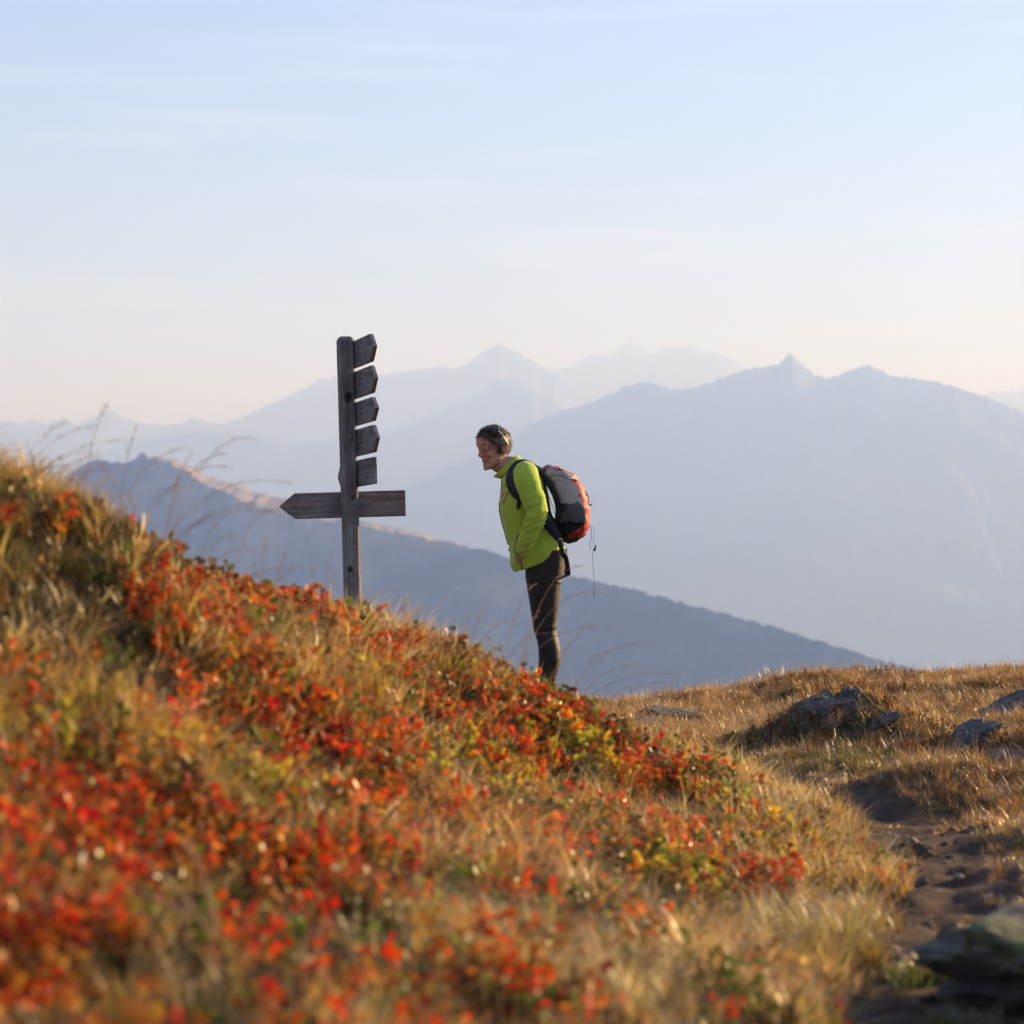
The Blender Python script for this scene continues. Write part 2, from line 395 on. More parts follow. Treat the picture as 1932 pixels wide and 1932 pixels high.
mountain('middle_range', 'pale lilac ridge with a low pointed top behind the hiker',
         [(-300, 1000), (100, 885), (200, 850), (280, 828), (400, 815), (560, 835), (700, 828), (800, 790), (870, 762), (920, 732), (945, 719), (965, 714), (985, 727), (1040, 755), (1100, 790), (1300, 870), (1700, 980)],
         13300, 13300, -900, 25, 1.0, 3000, wl=1.0)
mountain('left_far_range', 'very pale jagged mountain line at the left behind the signpost',
         [(-700, 820), (-300, 790), (0, 794), (40, 798), (70, 794), (92, 799), (115, 789), (126, 791), (142, 800), (178, 786), (196, 776), (207, 773), (225, 784), (270, 800), (303, 804), (350, 795), (362, 789), (372, 791), (385, 796), (430, 799), (470, 780), (520, 758), (570, 733),
          (605, 717), (640, 711), (720, 709), (780, 698), (820, 692), (831, 688), (845, 695), (875, 688), (890, 679), (912, 660), (928, 656), (941, 646), (958, 659), (975, 664), (1000, 680), (1045, 701), (1090, 740), (1200, 820), (1500, 950)],
         16200, 16200, -900, 35, 1.1, 3600, wl=1.1)
mountain('farthest_range', 'faintest jagged peaks on the skyline right of the hiker',
         [(700, 800), (900, 740), (1045, 699), (1085, 690), (1105, 672), (1120, 668), (1160, 668), (1172, 656), (1184, 650), (1192, 636), (1203, 650), (1215, 661), (1237, 666), (1250, 657), (1262, 655), (1280, 652), (1330, 658), (1362, 668), (1400, 688), (1450, 715), (1600, 770), (1760, 760), (1850, 745), (1880, 739), (1932, 737), (2100, 740), (2500, 800)],
         18500, 18500, -900, 45, 1.1, 4600, wl=1.2)

# ------------------------------------------------------------------ haze
hz = bpy.data.meshes.new('haze'); bm = bmesh.new(); bmesh.ops.create_cube(bm, size=1); bm.to_mesh(hz); bm.free()
hm = bpy.data.materials.new('haze_air'); hm.use_nodes = True; hm.node_tree.nodes.clear()
ho = hm.node_tree.nodes.new('ShaderNodeOutputMaterial'); hv = hm.node_tree.nodes.new('ShaderNodeVolumePrincipled')
hv.inputs['Color'].default_value = (.202, .332, .745, 1); hv.inputs['Absorption Color'].default_value = (.72, .60, .48, 1); hv.inputs['Density'].default_value = HAZE; hv.inputs['Anisotropy'].default_value = 0.15
hm.node_tree.links.new(hv.outputs['Volume'], ho.inputs['Volume'])
haze = link('haze', hz, hm); haze['kind'] = 'stuff'; haze['label'] = 'pale valley haze between the viewer and the far mountains'
haze.scale = (28400, 36600, 3450); haze.location = (0, 9100, -1260 + 3450 / 2)

# ------------------------------------------------------------------ plants (ground cover)
def leaf_mat(name, transl, rough, spec, gl):
    m = MT(name, (.3, .2, .1), rough); m.n.remove(m.b)
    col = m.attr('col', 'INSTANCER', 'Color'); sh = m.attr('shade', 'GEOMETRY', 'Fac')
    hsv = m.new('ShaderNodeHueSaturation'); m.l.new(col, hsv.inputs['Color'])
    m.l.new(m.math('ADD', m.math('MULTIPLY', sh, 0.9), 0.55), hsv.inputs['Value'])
    m.l.new(m.math('ADD', m.math('MULTIPLY', m.attr('hue', 'GEOMETRY', 'Fac'), 0.045), 0.488), hsv.inputs['Hue'])
    d = m.new('ShaderNodeBsdfDiffuse'); t = m.new('ShaderNodeBsdfTranslucent'); g = m.new('ShaderNodeBsdfGlossy')
    g.inputs['Roughness'].default_value = rough; g.inputs['Color'].default_value = (spec, spec, spec, 1)
    for n in (d, t): m.l.new(hsv.outputs['Color'], n.inputs['Color'])
    mx = m.new('ShaderNodeMixShader'); mx.inputs[0].default_value = transl
    m.l.new(d.outputs[0], mx.inputs[1]); m.l.new(t.outputs[0], mx.inputs[2])
    fr = m.new('ShaderNodeFresnel'); fr.inputs['IOR'].default_value = 1.45; fac = m.math('MULTIPLY', m.math('MINIMUM', fr.outputs[0], .25), gl)
    m2 = m.new('ShaderNodeMixShader'); m.l.new(fac, m2.inputs[0]); m.l.new(mx.outputs[0], m2.inputs[1]); m.l.new(g.outputs[0], m2.inputs[2])
    m.l.new(m2.outputs[0], m.out.inputs['Surface']); return m.m
M_grass = leaf_mat('dry_grass_blades', .56, .42, 1.0, .5)
M_leaf = leaf_mat('waxy_leaves', .45, .38, 1.0, .16)

def tuft(nblades, h0, h1, w, spread, lean, seg=4, seed=0):
    r = np.random.default_rng(seed); V, Q, SH, HU = [], [], [], []
    for b in range(nblades):
        a = r.uniform(0, 2 * pi); rad = spread * math.sqrt(r.uniform()); bx, by = rad * cos(a), rad * sin(a)
        d = a + r.uniform(-1.2, 1.2); h = r.uniform(h0, h1); L = lean * r.uniform(.25, 1.3)
        wd = w * r.uniform(.7, 1.3); px, py = -sin(d + r.uniform(-.6, .6)), cos(d); s = r.uniform(); hu = r.uniform()
        o = len(V)
        for k in range(seg + 1):
            t = k / seg; fl = h * L * t ** 2; z = h * t * (1 - .28 * min(1, L) * t ** 2)
            ww = wd * (1 - t ** 1.6) + wd * .12
            for sg in (-1, 1):
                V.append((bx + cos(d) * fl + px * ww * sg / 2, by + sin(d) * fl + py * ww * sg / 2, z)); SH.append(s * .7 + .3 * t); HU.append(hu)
        for k in range(seg): Q.append((o + 2 * k, o + 2 * k + 1, o + 2 * k + 3, o + 2 * k + 2))
    me = mesh_np('tuft', V, quads=Q); fattr(me, 'shade', SH); fattr(me, 'hue', HU); return me
def shrublet(nst, nlf, h, size, spread, seed=0):
    r = np.random.default_rng(seed); V, T, SH, HU = [], [], [], []
    for s_ in range(nst):
        a = r.uniform(0, 2 * pi); rad = spread * math.sqrt(r.uniform()); bx, by = rad * cos(a) * .6, rad * sin(a) * .6
        tx, ty, hh = rad * cos(a) * 1.3, rad * sin(a) * 1.3, h * r.uniform(.55, 1.15); br = r.uniform()
        o = len(V)                                     # stem, three-sided
        for k, (qx, qy, qz, rr) in enumerate(((bx, by, 0, .0014), (tx, ty, hh, .0006))):
            for j in range(3): V.append((qx + rr * cos(j * 2.1), qy + rr * sin(j * 2.1), qz)); SH.append(.05); HU.append(.5)
        for j in range(3):
            i2 = (j + 1) % 3; T += [(o + j, o + i2, o + 3 + i2), (o + j, o + 3 + i2, o + 3 + j)]
        for l in range(nlf):
            t = r.uniform(.3, 1.05); c = np.array([bx + (tx - bx) * t, by + (ty - by) * t, hh * t])
            d = np.array([r.normal(), r.normal(), r.uniform(-.2, 1.0)]); d /= np.linalg.norm(d)
            q = np.cross(d, r.normal(size=3)); q /= np.linalg.norm(q); n = np.cross(d, q)
            L = size * r.uniform(.65, 1.25); W = L * .56; sh = .35 * br + .65 * r.uniform(); hu = r.uniform()
            pts = [c, c + d * L * .33 + q * W / 2 + n * L * .07, c + d * L * .72 + q * W * .42 + n * L * .05, c + d * L, c + d * L * .72 - q * W * .42 + n * L * .05, c + d * L * .33 - q * W / 2 + n * L * .07, c + d * L * .5]
            o = len(V); V += [tuple(p) for p in pts]; SH += [sh] * 7; HU += [hu] * 7
            T += [(o + 6, o + i, o + (i + 1) % 6) for i in range(6)]
    me = mesh_np('shrublet', V, tris=T); fattr(me, 'shade', SH); fattr(me, 'hue', HU); return me
def variants(name, meshes, mat):
    c = bpy.data.collections.new(name)
    for i, me in enumerate(meshes):
        me.materials.append(mat); o = bpy.data.objects.new('%s_%02d' % (name, i), me); c.objects.link(o)
    return c
def scatter(name, label, col, P, rot, scl, idx, color):
    me = bpy.data.meshes.new(name); me.vertices.add(len(P)); me.vertices.foreach_set('co', np.asarray(P, np.float32).ravel())
    fattr(me, 'rot', rot, 'FLOAT_VECTOR'); fattr(me, 'scl', scl); fattr(me, 'pick', idx, 'INT'); fattr(me, 'col', color, 'FLOAT_VECTOR')
    o = link(name, me)
    ng = bpy.data.node_groups.new(name + '_nodes', 'GeometryNodeTree')
    ng.interface.new_socket('Geometry', in_out='INPUT', socket_type='NodeSocketGeometry'); ng.interface.new_socket('Geometry', in_out='OUTPUT', socket_type='NodeSocketGeometry')
    N, L = ng.nodes, ng.links; gi = N.new('NodeGroupInput'); go = N.new('NodeGroupOutput')
    ci = N.new('GeometryNodeCollectionInfo'); ci.inputs['Collection'].default_value = col; ci.inputs['Separate Children'].default_value = True; ci.inputs['Reset Children'].default_value = True
    ip = N.new('GeometryNodeInstanceOnPoints'); ip.inputs['Pick Instance'].default_value = True
    def at(nm, ty):
        a = N.new('GeometryNodeInputNamedAttribute'); a.data_type = ty; a.inputs['Name'].default_value = nm; return a.outputs['Attribute']
    er = N.new('FunctionNodeEulerToRotation')
    L.new(at('rot', 'FLOAT_VECTOR'), er.inputs[0]); L.new(er.outputs[0], ip.inputs['Rotation'])
    L.new(at('scl', 'FLOAT'), ip.inputs['Scale']); L.new(at('pick', 'INT'), ip.inputs['Instance Index'])
    L.new(gi.outputs[0], ip.inputs['Points']); L.new(ci.outputs[0], ip.inputs['Instance']); L.new(ip.outputs[0], go.inputs[0])
    md = o.modifiers.new('plants', 'NODES'); md.node_group = ng
    o['kind'] = 'stuff'; o['label'] = label; return o

def region_hill(x, y):           # 1 on the overgrown bank, 0 on meadow and path
    edge = np.interp(y, [0, 3.0, 4.0, 5.0, 6.0, 7.0, 7.8, 8.4, 8.9, 9.6, 11, 20], [.3, .36, .55, .78, 1.0, 1.02, .82, .58, .25, -.1, -.6, -1.5])
    return sstep(.10, -.04, x - edge + .07 * fbm(x * 4, y * 4, octv=2, seed=60))
def sample(n, x0, x1, y0, y1):
    return RNG.uniform(x0, x1, n), RNG.uniform(y0, y1, n)
def in_view(x, y, pad=1.25):
    return np.abs(x) < (.24 * y * (pad + .05) + np.where(x < 0, 1.6, 1.1))
REDS = [hit(*p) for p in ((230, 1180), (360, 1190), (560, 1180), (620, 1190), (700, 1260), (420, 1300), (300, 1300), (620, 1400), (760, 1520), (860, 1600), (900, 1440), (950, 1400), (880, 1660), (930, 1690), (680, 1580),
                          (1050, 1440), (1090, 1390), (1170, 1480), (1230, 1500), (1100, 1560), (1270, 1610), (50, 1650), (130, 1620), (200, 1560), (40, 1850), (150, 1830), (560, 1800), (530, 1880), (620, 1720), (660, 1690), (430, 1650), (330, 1420), (980, 1900), (20, 1760), (820, 1400), (1000, 1620), (240, 1750), (90, 1900), (440, 1480), (1440, 1690), (1330, 1660))]
YELL = [hit(*p) for p in ((330, 1460), (500, 1165), (370, 1500), (700, 1330), (800, 1390), (30, 1400), (1100, 1450), (1350, 1550), (1500, 1650), (1550, 1690), (1450, 1600), (980, 1510), (1280, 1700), (870, 1540), (470, 1540))]
def field(P, x, y, r):
    f = np.zeros_like(x)
    for p in P: f = np.maximum(f, np.exp(-((x - p[0]) / r) ** 2 - ((y - p[1]) / (r * 1.4)) ** 2))
    return f
def normal_tilt(x, y, amt):
    e = .05; dx = (height(x + e, y) - height(x - e, y)) / (2 * e); dy = (height(x, y + e) - height(x, y - e)) / (2 * e)
    return dx * amt, dy * amt
DRY = np.array([(.68, .44, .15), (.60, .34, .10), (.74, .55, .27), (.46, .22, .06), (.44, .36, .10), (.64, .36, .12)])
LEAFC = {'red': [(.60, .050, .012), (.50, .030, .012), (.64, .11, .02), (.60, .045, .02)], 'orange': [(.55, .15, .02), (.50, .20, .03), (.42, .11, .025)],
         'yellow': [(.56, .42, .05), (.42, .40, .05), (.6, .36, .04)], 'green': [(.13, .17, .03), (.09, .12, .03), (.22, .22, .05)], 'ochre': [(.50, .30, .10), (.46, .24, .06), (.40, .28, .10)], 'brown': [(.22, .11, .045), (.22, .13, .05), (.10, .055, .03)]}
# bank grass
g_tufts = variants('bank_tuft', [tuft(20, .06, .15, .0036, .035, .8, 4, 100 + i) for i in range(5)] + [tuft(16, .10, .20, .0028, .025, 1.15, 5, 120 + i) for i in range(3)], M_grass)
x, y = sample(78000, -3.7, 1.4, 1.9, 10.5)
hill = region_hill(x, y); red = field(REDS, x, y, .17); cl = fbm(x * 2.6, y * 2.6, octv=3, seed=70)
dark = fbm(x * 3.3 + 9, y * 3.3, octv=3, seed=77)
edgeb = np.interp(y, [0, 4, 6, 7, 8, 9, 11], [.3, .55, 1.0, 1.02, .75, .25, -.6]) - x     # distance in from the path side
gap = fbm(x * 4.2 + 40, y * 3.2, octv=2, seed=140)
keep = in_view(x, y) & (RNG.uniform(size=len(x)) < hill * np.where(gap > .26, .3, 1) * np.clip(.82 + 1.5 * cl - .3 * red + .5 * sstep(.9, .2, edgeb) , .15, 1)) & ((dark < .30) | (RNG.uniform(size=len(x)) < .25))
x, y, cl, edgeb = x[keep], y[keep], cl[keep], edgeb[keep]; z = height(x, y); n = len(x)
ci = RNG.integers(0, len(DRY), n); col = DRY[ci] * RNG.uniform(.65, 1.15, (n, 1))
gr = sstep(.05, .5, fbm(x * 1.7, y * 1.7, octv=2, seed=81))[:, None] * RNG.uniform(0, 1, (n, 1)); col = col * (1 - gr * .7) + np.array([(.20, .22, .055)]) * gr * .7
sc = RNG.uniform(.5, 1.2, n) * (.85 + .3 * cl) * np.interp(y, [1.9, 2.7, 3.6, 4.6], [.4, .68, .95, 1])
tx, ty = normal_tilt(x, y, .5)
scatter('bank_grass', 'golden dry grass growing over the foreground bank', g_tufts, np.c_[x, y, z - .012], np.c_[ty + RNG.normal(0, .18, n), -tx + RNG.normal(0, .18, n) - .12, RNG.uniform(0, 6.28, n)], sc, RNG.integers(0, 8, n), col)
# bilberry shrublets
s_var = variants('shrublet', [shrublet(4, 9, .085, .0205, .035, 200 + i) for i in range(7)], M_leaf)
x, y = sample(50000, -3.7, 1.3, 1.9, 9.5)
hill = region_hill(x, y); red = field(REDS, x, y, .13); yel = field(YELL, x, y, .10); nz1 = fbm(x * 2.3, y * 2.3, octv=3, seed=90); nz2 = RNG.uniform(size=len(x))
edgeb = np.interp(y, [0, 4, 6, 7, 8, 9, 11], [.3, .55, 1.0, 1.02, .75, .25, -.6]) - x
crest = sstep(-.9, -1.15, x) * sstep(4.3, 4.8, y)
gap = fbm(x * 4.2 + 40, y * 3.2, octv=2, seed=140)
dens = hill * np.interp(y, [2, 3.6], [.6, 1]) * np.where(gap > .28, .12, 1) * np.clip(.34 + .8 * red + .8 * nz1 + .6 * yel - .45 * sstep(.5, .1, edgeb) - .25 * crest, 0, 1)
keep = in_view(x, y) & (RNG.uniform(size=len(x)) < dens)
x, y, red, yel, nz1, nz2 = [a[keep] for a in (x, y, red, yel, nz1, nz2)]; n = len(x); z = height(x, y)
col = np.zeros((n, 3)); rr = RNG.uniform(size=n)
for i in range(n):
    if rr[i] < yel[i] * .8: k = 'yellow'
    elif nz2[i] < .05 + red[i] * .66: k = 'red' if rr[i] > .22 else 'orange'
    else: k = ('brown', 'green', 'orange', 'ochre', 'brown', 'green', 'red', 'brown')[int(rr[i] * 997) % 8]
    c = LEAFC[k]; col[i] = c[int(rr[i] * 7919) % len(c)]
col *= RNG.uniform(.7, 1.15, (n, 1)); tx, ty = normal_tilt(x, y, .6)
scatter('bilberry_shrubs', 'low bilberry shrubs with red, orange and green autumn leaves on the foreground bank', s_var, np.c_[x, y, z - .01], np.c_[ty + RNG.normal(0, .2, n), -tx + RNG.normal(0, .2, n), RNG.uniform(0, 6.28, n)], RNG.uniform(.65, 1.25, n), RNG.integers(0, 7, n), col)
# short turf that closes the ground between the tufts of the bank
t_var = variants('turf_tuft', [tuft(26, .015, .05, .0030, .045, .8, 3, 340 + i) for i in range(5)], M_grass)
x, y = sample(68000, -3.7, 1.4, 1.9, 10.5); keep = in_view(x, y) & (RNG.uniform(size=len(x)) < region_hill(x, y)); x, y = x[keep], y[keep]; n = len(x)
pal = np.array([(.20, .12, .04), (.10, .06, .025), (.10, .11, .03), (.26, .16, .06), (.06, .045, .02)]); tx, ty = normal_tilt(x, y, .6)
col = pal[RNG.integers(0, 5, n)] * RNG.uniform(.6, 1.2, (n, 1)) * (1 + .4 * fbm(x * 3, y * 3, octv=2, seed=61))[:, None] * np.where(fbm(x * 4.2 + 40, y * 3.2, octv=2, seed=140) > .24, .45, .9)[:, None]  # turf in the gaps coloured darker to deepen the shaded pockets
scatter('bank_turf', 'short brown and olive turf under the shrubs of the bank', t_var, np.c_[x, y, height(x, y) - .006], np.c_[ty + RNG.normal(0, .15, n), -tx + RNG.normal(0, .15, n), RNG.uniform(0, 6.28, n)], RNG.uniform(.6, 1.3, n), RNG.integers(0, 5, n), col)
# meadow grass on the right and beyond
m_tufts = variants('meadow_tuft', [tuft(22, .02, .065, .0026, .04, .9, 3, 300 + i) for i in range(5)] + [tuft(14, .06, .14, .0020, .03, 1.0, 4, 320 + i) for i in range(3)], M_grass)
x, y = sample(195000, -3.4, 6.2, 2.0, 18.0)
pm = path_dist(x, y) + .10 * fbm(x * 3, y * 3, octv=3, seed=5)
hill = region_hill(x, y); cl = fbm(x * 1.6, y * 1.6, octv=3, seed=95)
keep = in_view(x, y, 1.15) & (hill < .5) & (RNG.uniform(size=len(x)) < np.clip(.75 + .5 * cl, .15, 1) * (sstep(.20, .40, pm) + .4 * (fbm(x * 5, y * 5, octv=2, seed=66) > .28))) & (np.hypot(x - .98, y - 3.8) > .10) & (np.hypot((x - 1.52) / 1.5, y - 9.66) > .10)
x, y, cl, pm = x[keep], y[keep], cl[keep], pm[keep]; n = len(x); z = height(x, y)
tall = (RNG.uniform(size=n) < .10 + .35 * sstep(.1, .5, fbm(x * 1.1 + 5, y * 2.2, octv=3, seed=97)))
short = RNG.integers(0, 5, n); idxs = np.where(tall, 5 + RNG.integers(0, 3, n), short)
col = DRY[RNG.integers(0, len(DRY), n)] * RNG.uniform(.42, .9, (n, 1)) * (1 + .35 * fbm(x * 2.2, y * 2.2, octv=3, seed=44))[:, None] * np.array([.88, .76, .86])
gr = (sstep(.0, .45, fbm(x * 1.3, y * 1.9, octv=3, seed=98)) * sstep(13, 8, y))[:, None] * RNG.uniform(.3, 1, (n, 1)); col = col * (1 - gr) + np.array([(.13, .17, .035)]) * gr
tx, ty = normal_tilt(x, y, .5)
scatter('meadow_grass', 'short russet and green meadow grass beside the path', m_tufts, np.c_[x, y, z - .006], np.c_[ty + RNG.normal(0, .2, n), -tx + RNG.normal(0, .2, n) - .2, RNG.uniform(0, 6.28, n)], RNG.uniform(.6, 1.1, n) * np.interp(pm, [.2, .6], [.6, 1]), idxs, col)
x, y = sample(26000, -1.0, 5.0, 3.2, 16.5)
keep = in_view(x, y, 1.1) & (region_hill(x, y) < .3) & (path_dist(x, y) > .30) & (RNG.uniform(size=len(x)) < sstep(.08, .42, fbm(x * 1.5 + 3, y * 1.9, octv=3, seed=131)) * .9)
x, y = x[keep], y[keep]; n = len(x); tx, ty = normal_tilt(x, y, .5)
kk = RNG.integers(0, 6, n); pal = np.array([(.10, .055, .03), (.07, .09, .025), (.16, .08, .03), (.22, .12, .04), (.10, .12, .03), (.30, .06, .02)])
scatter('meadow_heather', 'dark low heather and berry plants in patches on the meadow', s_var, np.c_[x, y, height(x, y) - .012], np.c_[ty + RNG.normal(0, .2, n), -tx + RNG.normal(0, .2, n), RNG.uniform(0, 6.28, n)], RNG.uniform(.35, .75, n), RNG.integers(0, 7, n), pal[kk] * RNG.uniform(.6, 1.2, (n, 1)))
# moss and short turf in the hollow around the big boulder
k = 700; a_ = RNG.uniform(0, 6.28, k); r_ = RNG.uniform(.9, 1.25, k); x, y = 1.17 + .44 * np.cos(a_) * r_, 4.40 + .36 * np.sin(a_) * r_; sel = x > .84; x, y = x[sel], y[sel]; n = len(x)
pal = np.array([(.07, .10, .02), (.10, .13, .03), (.16, .12, .04), (.30, .20, .08)])
scatter('hollow_turf', 'mossy turf in the shaded hollow around the lower right boulder', t_var, np.c_[x, y, height(x, y) - .005], np.c_[RNG.normal(0, .2, (n, 2)), RNG.uniform(0, 6.28, n)], RNG.uniform(.6, 1.2, n), RNG.integers(0, 5, n), pal[RNG.integers(0, 4, n)])
# path pebbles
pv = []
for i in range(5):
    bm = bmesh.new(); bmesh.ops.create_icosphere(bm, subdivisions=2, radius=1)
    for vv in bm.verts: vv.co *= 1 + .25 * float(vnoise(vv.co.x * 1.3 + i * 9, vv.co.y * 1.3, vv.co.z * 1.3, seed=i)); vv.co.z *= .6
    me = bpy.data.meshes.new('pebble'); bm.to_mesh(me); bm.free(); pv.append(me)
pmat = MT('pebble_stone', (.2, .17, .15), .85); pmat.color(pmat.attr('col', 'INSTANCER', 'Color'))
pcol = variants('pebble', pv, pmat.m)
k = RNG.integers(0, len(PATH) - 1, 600); x = PATH[k, 0] + RNG.normal(0, .16, 600); y = PATH[k, 1] + RNG.uniform(-.3, .3, 600); z = height(x, y)
scatter('path_gravel', 'loose small stones and crumbs of earth on the dirt path', pcol, np.c_[x, y, z + .001], RNG.uniform(0, 6, (600, 3)) * np.array([.1, .1, 1]), RNG.uniform(.3, 1, 600) ** 3 * .017 + .002, RNG.integers(0, 5, 600), np.array([(.12, .085, .06)]) * RNG.uniform(.5, 2.6, (600, 1)))

# ------------------------------------------------------------------ rocks
def rock_mat(name, lichen=False):
    m = MT(name, (.2, .2, .2), .9); v = m.coords('Object', (1, 1, 1)); vs = m.coords('Object', (3, 3, 5) if lichen else (3, 6, 17))
    a = m.ramp(m.noise(vs, 2.2, 6, .65), [(.3, (.055, .050, .048)), (.52, (.125, .115, .108)), (.75, (.25, .23, .205))])
    b = m.ramp(m.noise(v, 14, 5, .6), [(.45, (1, 1, 1)), (.7, (.55, .52, .5))]); c = m.mix(1.0, a, b, 'MULTIPLY')
    if lichen:
        c = m.mix(m.ramp(m.noise(v, 5.5, 6, .7, .5), [(.44, (0, 0, 0)), (.56, (1, 1, 1))]), c, m.ramp(m.noise(v, 30, 3), [(.3, (.045, .06, .022)), (.7, (.14, .16, .075))]))
    m.color(c); m.bump(m.noise(vs, 5, 7, .75), .9, .012); return m.m
RM, RML = rock_mat('weathered_rock'), rock_mat('lichen_rock', True)
def rock(label, loc, size, seed, planes=9, rot=(0, 0, 0), mat=None, strata=.05, rough=.06, sub=5, group='rocks on the meadow'):
    r = np.random.default_rng(seed); bm = bmesh.new(); bmesh.ops.create_icosphere(bm, subdivisions=sub, radius=1); me = bpy.data.meshes.new('rock'); bm.to_mesh(me); bm.free()
    V = grab(me).astype(float)
    for k in range(planes):
        nrm = r.normal(size=3); nrm /= np.linalg.norm(nrm); d = r.uniform(.45, .8); s = V @ nrm; V = V - np.outer(np.maximum(0, s - d), nrm)
    n = V / (np.linalg.norm(V, axis=1)[:, None] + 1e-9)
    zz = V[:, 2] * 9 + fbm(V[:, 0] * 2, V[:, 1] * 2, octv=2, seed=seed)
    V = V + n * ((np.abs((zz % 1) - .5) * 2 - .5) * strata + rough * fbm(V[:, 0] * 2.6, V[:, 1] * 2.6, V[:, 2] * (2.6 if mat is RML else 5), octv=4, seed=seed))[:, None]
    V = V * np.array(size); R = np.array(Euler(rot).to_matrix()); V = V @ R.T
    put(me, V); me.polygons.foreach_set('use_smooth', [True] * len(me.polygons))
    try: me.set_sharp_from_angle(angle=radians(38))
    except Exception: pass
    o = link('rock', me, mat or RM, loc=loc); tag(o, label, 'rock', group); return o
def on(u, v, d, dz=0):           # ground point below picture column u at distance d
    x = (u - 966) * KX * d; return (x, d, float(height(np.array([x]), np.array([d]))[0]) + dz)
def atz(u, v, d): return PX(u, v, d)
def seat(u, v, dz=0.0):          # rock bedded in the turf where the ground shows at u, v
    p = hit(u, v); return (p[0], p[1], p[2] + dz)
rock('jagged grey rock on top of the grassy hummock in the middle of the meadow', PX(1562, 1349, 9.62), (.20, .13, .105), 403, 12, (.1, radians(-18), .3), strata=.05, rough=.34)
rock('dark notched block on the crown of the hummock rock', PX(1605, 1336, 9.68), (.09, .08, .085), 402, 7, (0, .6, .6), strata=.05, rough=.34)
rock('low slab of rock at the right foot of the hummock rock', seat(1668, 1372, .02), (.10, .08, .03), 403, 8, (0, -.40, .1), rough=.12)
rock('tilted grey slab leaning out of the turf right of the hummock', seat(1835, 1415, .035), (.17, .13, .055), 404, 7, (.25, radians(-30), .15), strata=.08, rough=.14)
rock('long slab of rock sloping up to the right edge of the meadow', seat(1912, 1350, .06), (.24, .14, .055), 405, 7, (.15, radians(-28), .1), strata=.08, rough=.14)
rock('small grey stone left of the long sloping slab', seat(1795, 1352, .005), (.065, .06, .04), 406, 8, (0, -.4, 0), rough=.12)
rock('flat grey rock barely rising from the grass near the far end of the path', seat(1275, 1364, .035), (.21, .14, .06), 407, 8, (0, .04, .1), strata=.05, rough=.14)
rock('low reddish rock ridge just left of the flat grey rock', seat(1205, 1370, .01), (.15, .1, .04), 408, 8, (0, 0, .3), rough=.14)
rock('large lichen covered boulder beside the path in the lower right corner', (1.17, 4.44, -.015), (.43, .30, .145), 409, 9, (0, .10, .3), RML, strata=.015, rough=.30)
rock('dark stone step crossing the path below the hummock', seat(1570, 1470, -.005), (.17, .10, .035), 410, 8, (0, .05, .1), rough=.16)
rock('grey stone half buried at the right edge below the slabs', seat(1905, 1445, .01), (.12, .1, .05), 411, 8, (.1, -.3, .4), rough=.14)

# ------------------------------------------------------------------ single grass clumps and stems
SM = MT('straw_stalks', (.42, .27, .14), .6); SM.n.remove(SM.b)
_d = SM.new('ShaderNodeBsdfDiffuse'); _t = SM.new('ShaderNodeBsdfTranslucent'); _m = SM.new('ShaderNodeMixShader'); _m.inputs[0].default_value = .35
_c = SM.ramp(SM.noise(SM.coords('Object'), 14, 3), [(.35, (.38, .24, .14)), (.65, (.62, .46, .30))])
for q in (_d, _t): SM.l.new(_c, q.inputs['Color'])
SM.l.new(_d.outputs[0], _m.inputs[1]); SM.l.new(_t.outputs[0], _m.inputs[2]); SM.l.new(_m.outputs[0], SM.out.inputs['Surface'])
SM = SM.m
def clump(label, base, stems, seed, r0=.0009, head=1.0):
    """stems: (dx, dz, droop) reach of the tip in metres"""
    r = np.random.default_rng(seed); t = thing('grass_clump', label, 'grass clump', base, 'tall arching grass clumps along the crest of the bank')
    A, B = [], []
    for (dx, dz, droop) in stems:
        dy = r.uniform(-.25, .25) * abs(dz); b = np.array([r.normal(0, .03), r.normal(0, .03), -.02])
        pts = [b]
        for k in range(1, 8):
            s = k / 7; pts.append(b + 1.45 * np.array([dx * s ** 1.7, dy * s, dz * (1.0 + droop) * s - droop * dz * s ** 3.2]))
        pts = np.array(pts); rr = np.linspace(r0 * 1.3, r0 * .6, len(pts)); A.append(tube(np.c_[pts, rr], 0, 4, 2))
        fine = catmull(pts, 5)
        for k in range(int(15 * head)):                   # loose panicle of spikelets
            s = r.uniform(.68, 1.0); c = fine[int(s * (len(fine) - 1))]; side = r.normal(size=3); side /= np.linalg.norm(side); side[2] *= .4
            L = r.uniform(.006, .030) * (1.25 - s); e = c + side * L; w = r.uniform(.0009, .0017)
            A.append((np.array([c, e, e + np.array([0, 0, .0007])]), [(0, 1, 2)]))
            q = np.array([e + (0, 0, w * 2.2), e + (w, 0, 0), e + (0, w, 0), e + (-w, 0, 0), e + (0, -w, 0), e - (0, 0, w * 2.2)])
            B.append((q, [(0, 1, 2), (0, 2, 3), (0, 3, 4), (0, 4, 1), (5, 2, 1), (5, 3, 2), (5, 4, 3), (5, 1, 4)]))
    V, F = merge(A); link('stalks', mesh_np('stalks', V, faces=F), SM, t)
    V, F = merge(B); h = link('seed_heads', mesh_np('seed_heads', V, faces=F), SM, t); h['kind'] = 'stuff'
    return t
def gp(u, d): return on(u, 0, d)
clump('tall wind-bent grass at the far left top of the bank', gp(-10, 4.9), [(.10, .17, .35), (.16, .16, .4), (.05, .13, .2), (.16, .12, .5), (.20, .14, .5), (-.04, .1, .1), (.12, .10, .5)], 1, r0=.0006)
clump('sparse arching stalks a little right of the far left grass', gp(70, 4.95), [(.12, .12, .5), (.18, .10, .7), (.08, .09, .3)], 2, r0=.0006)
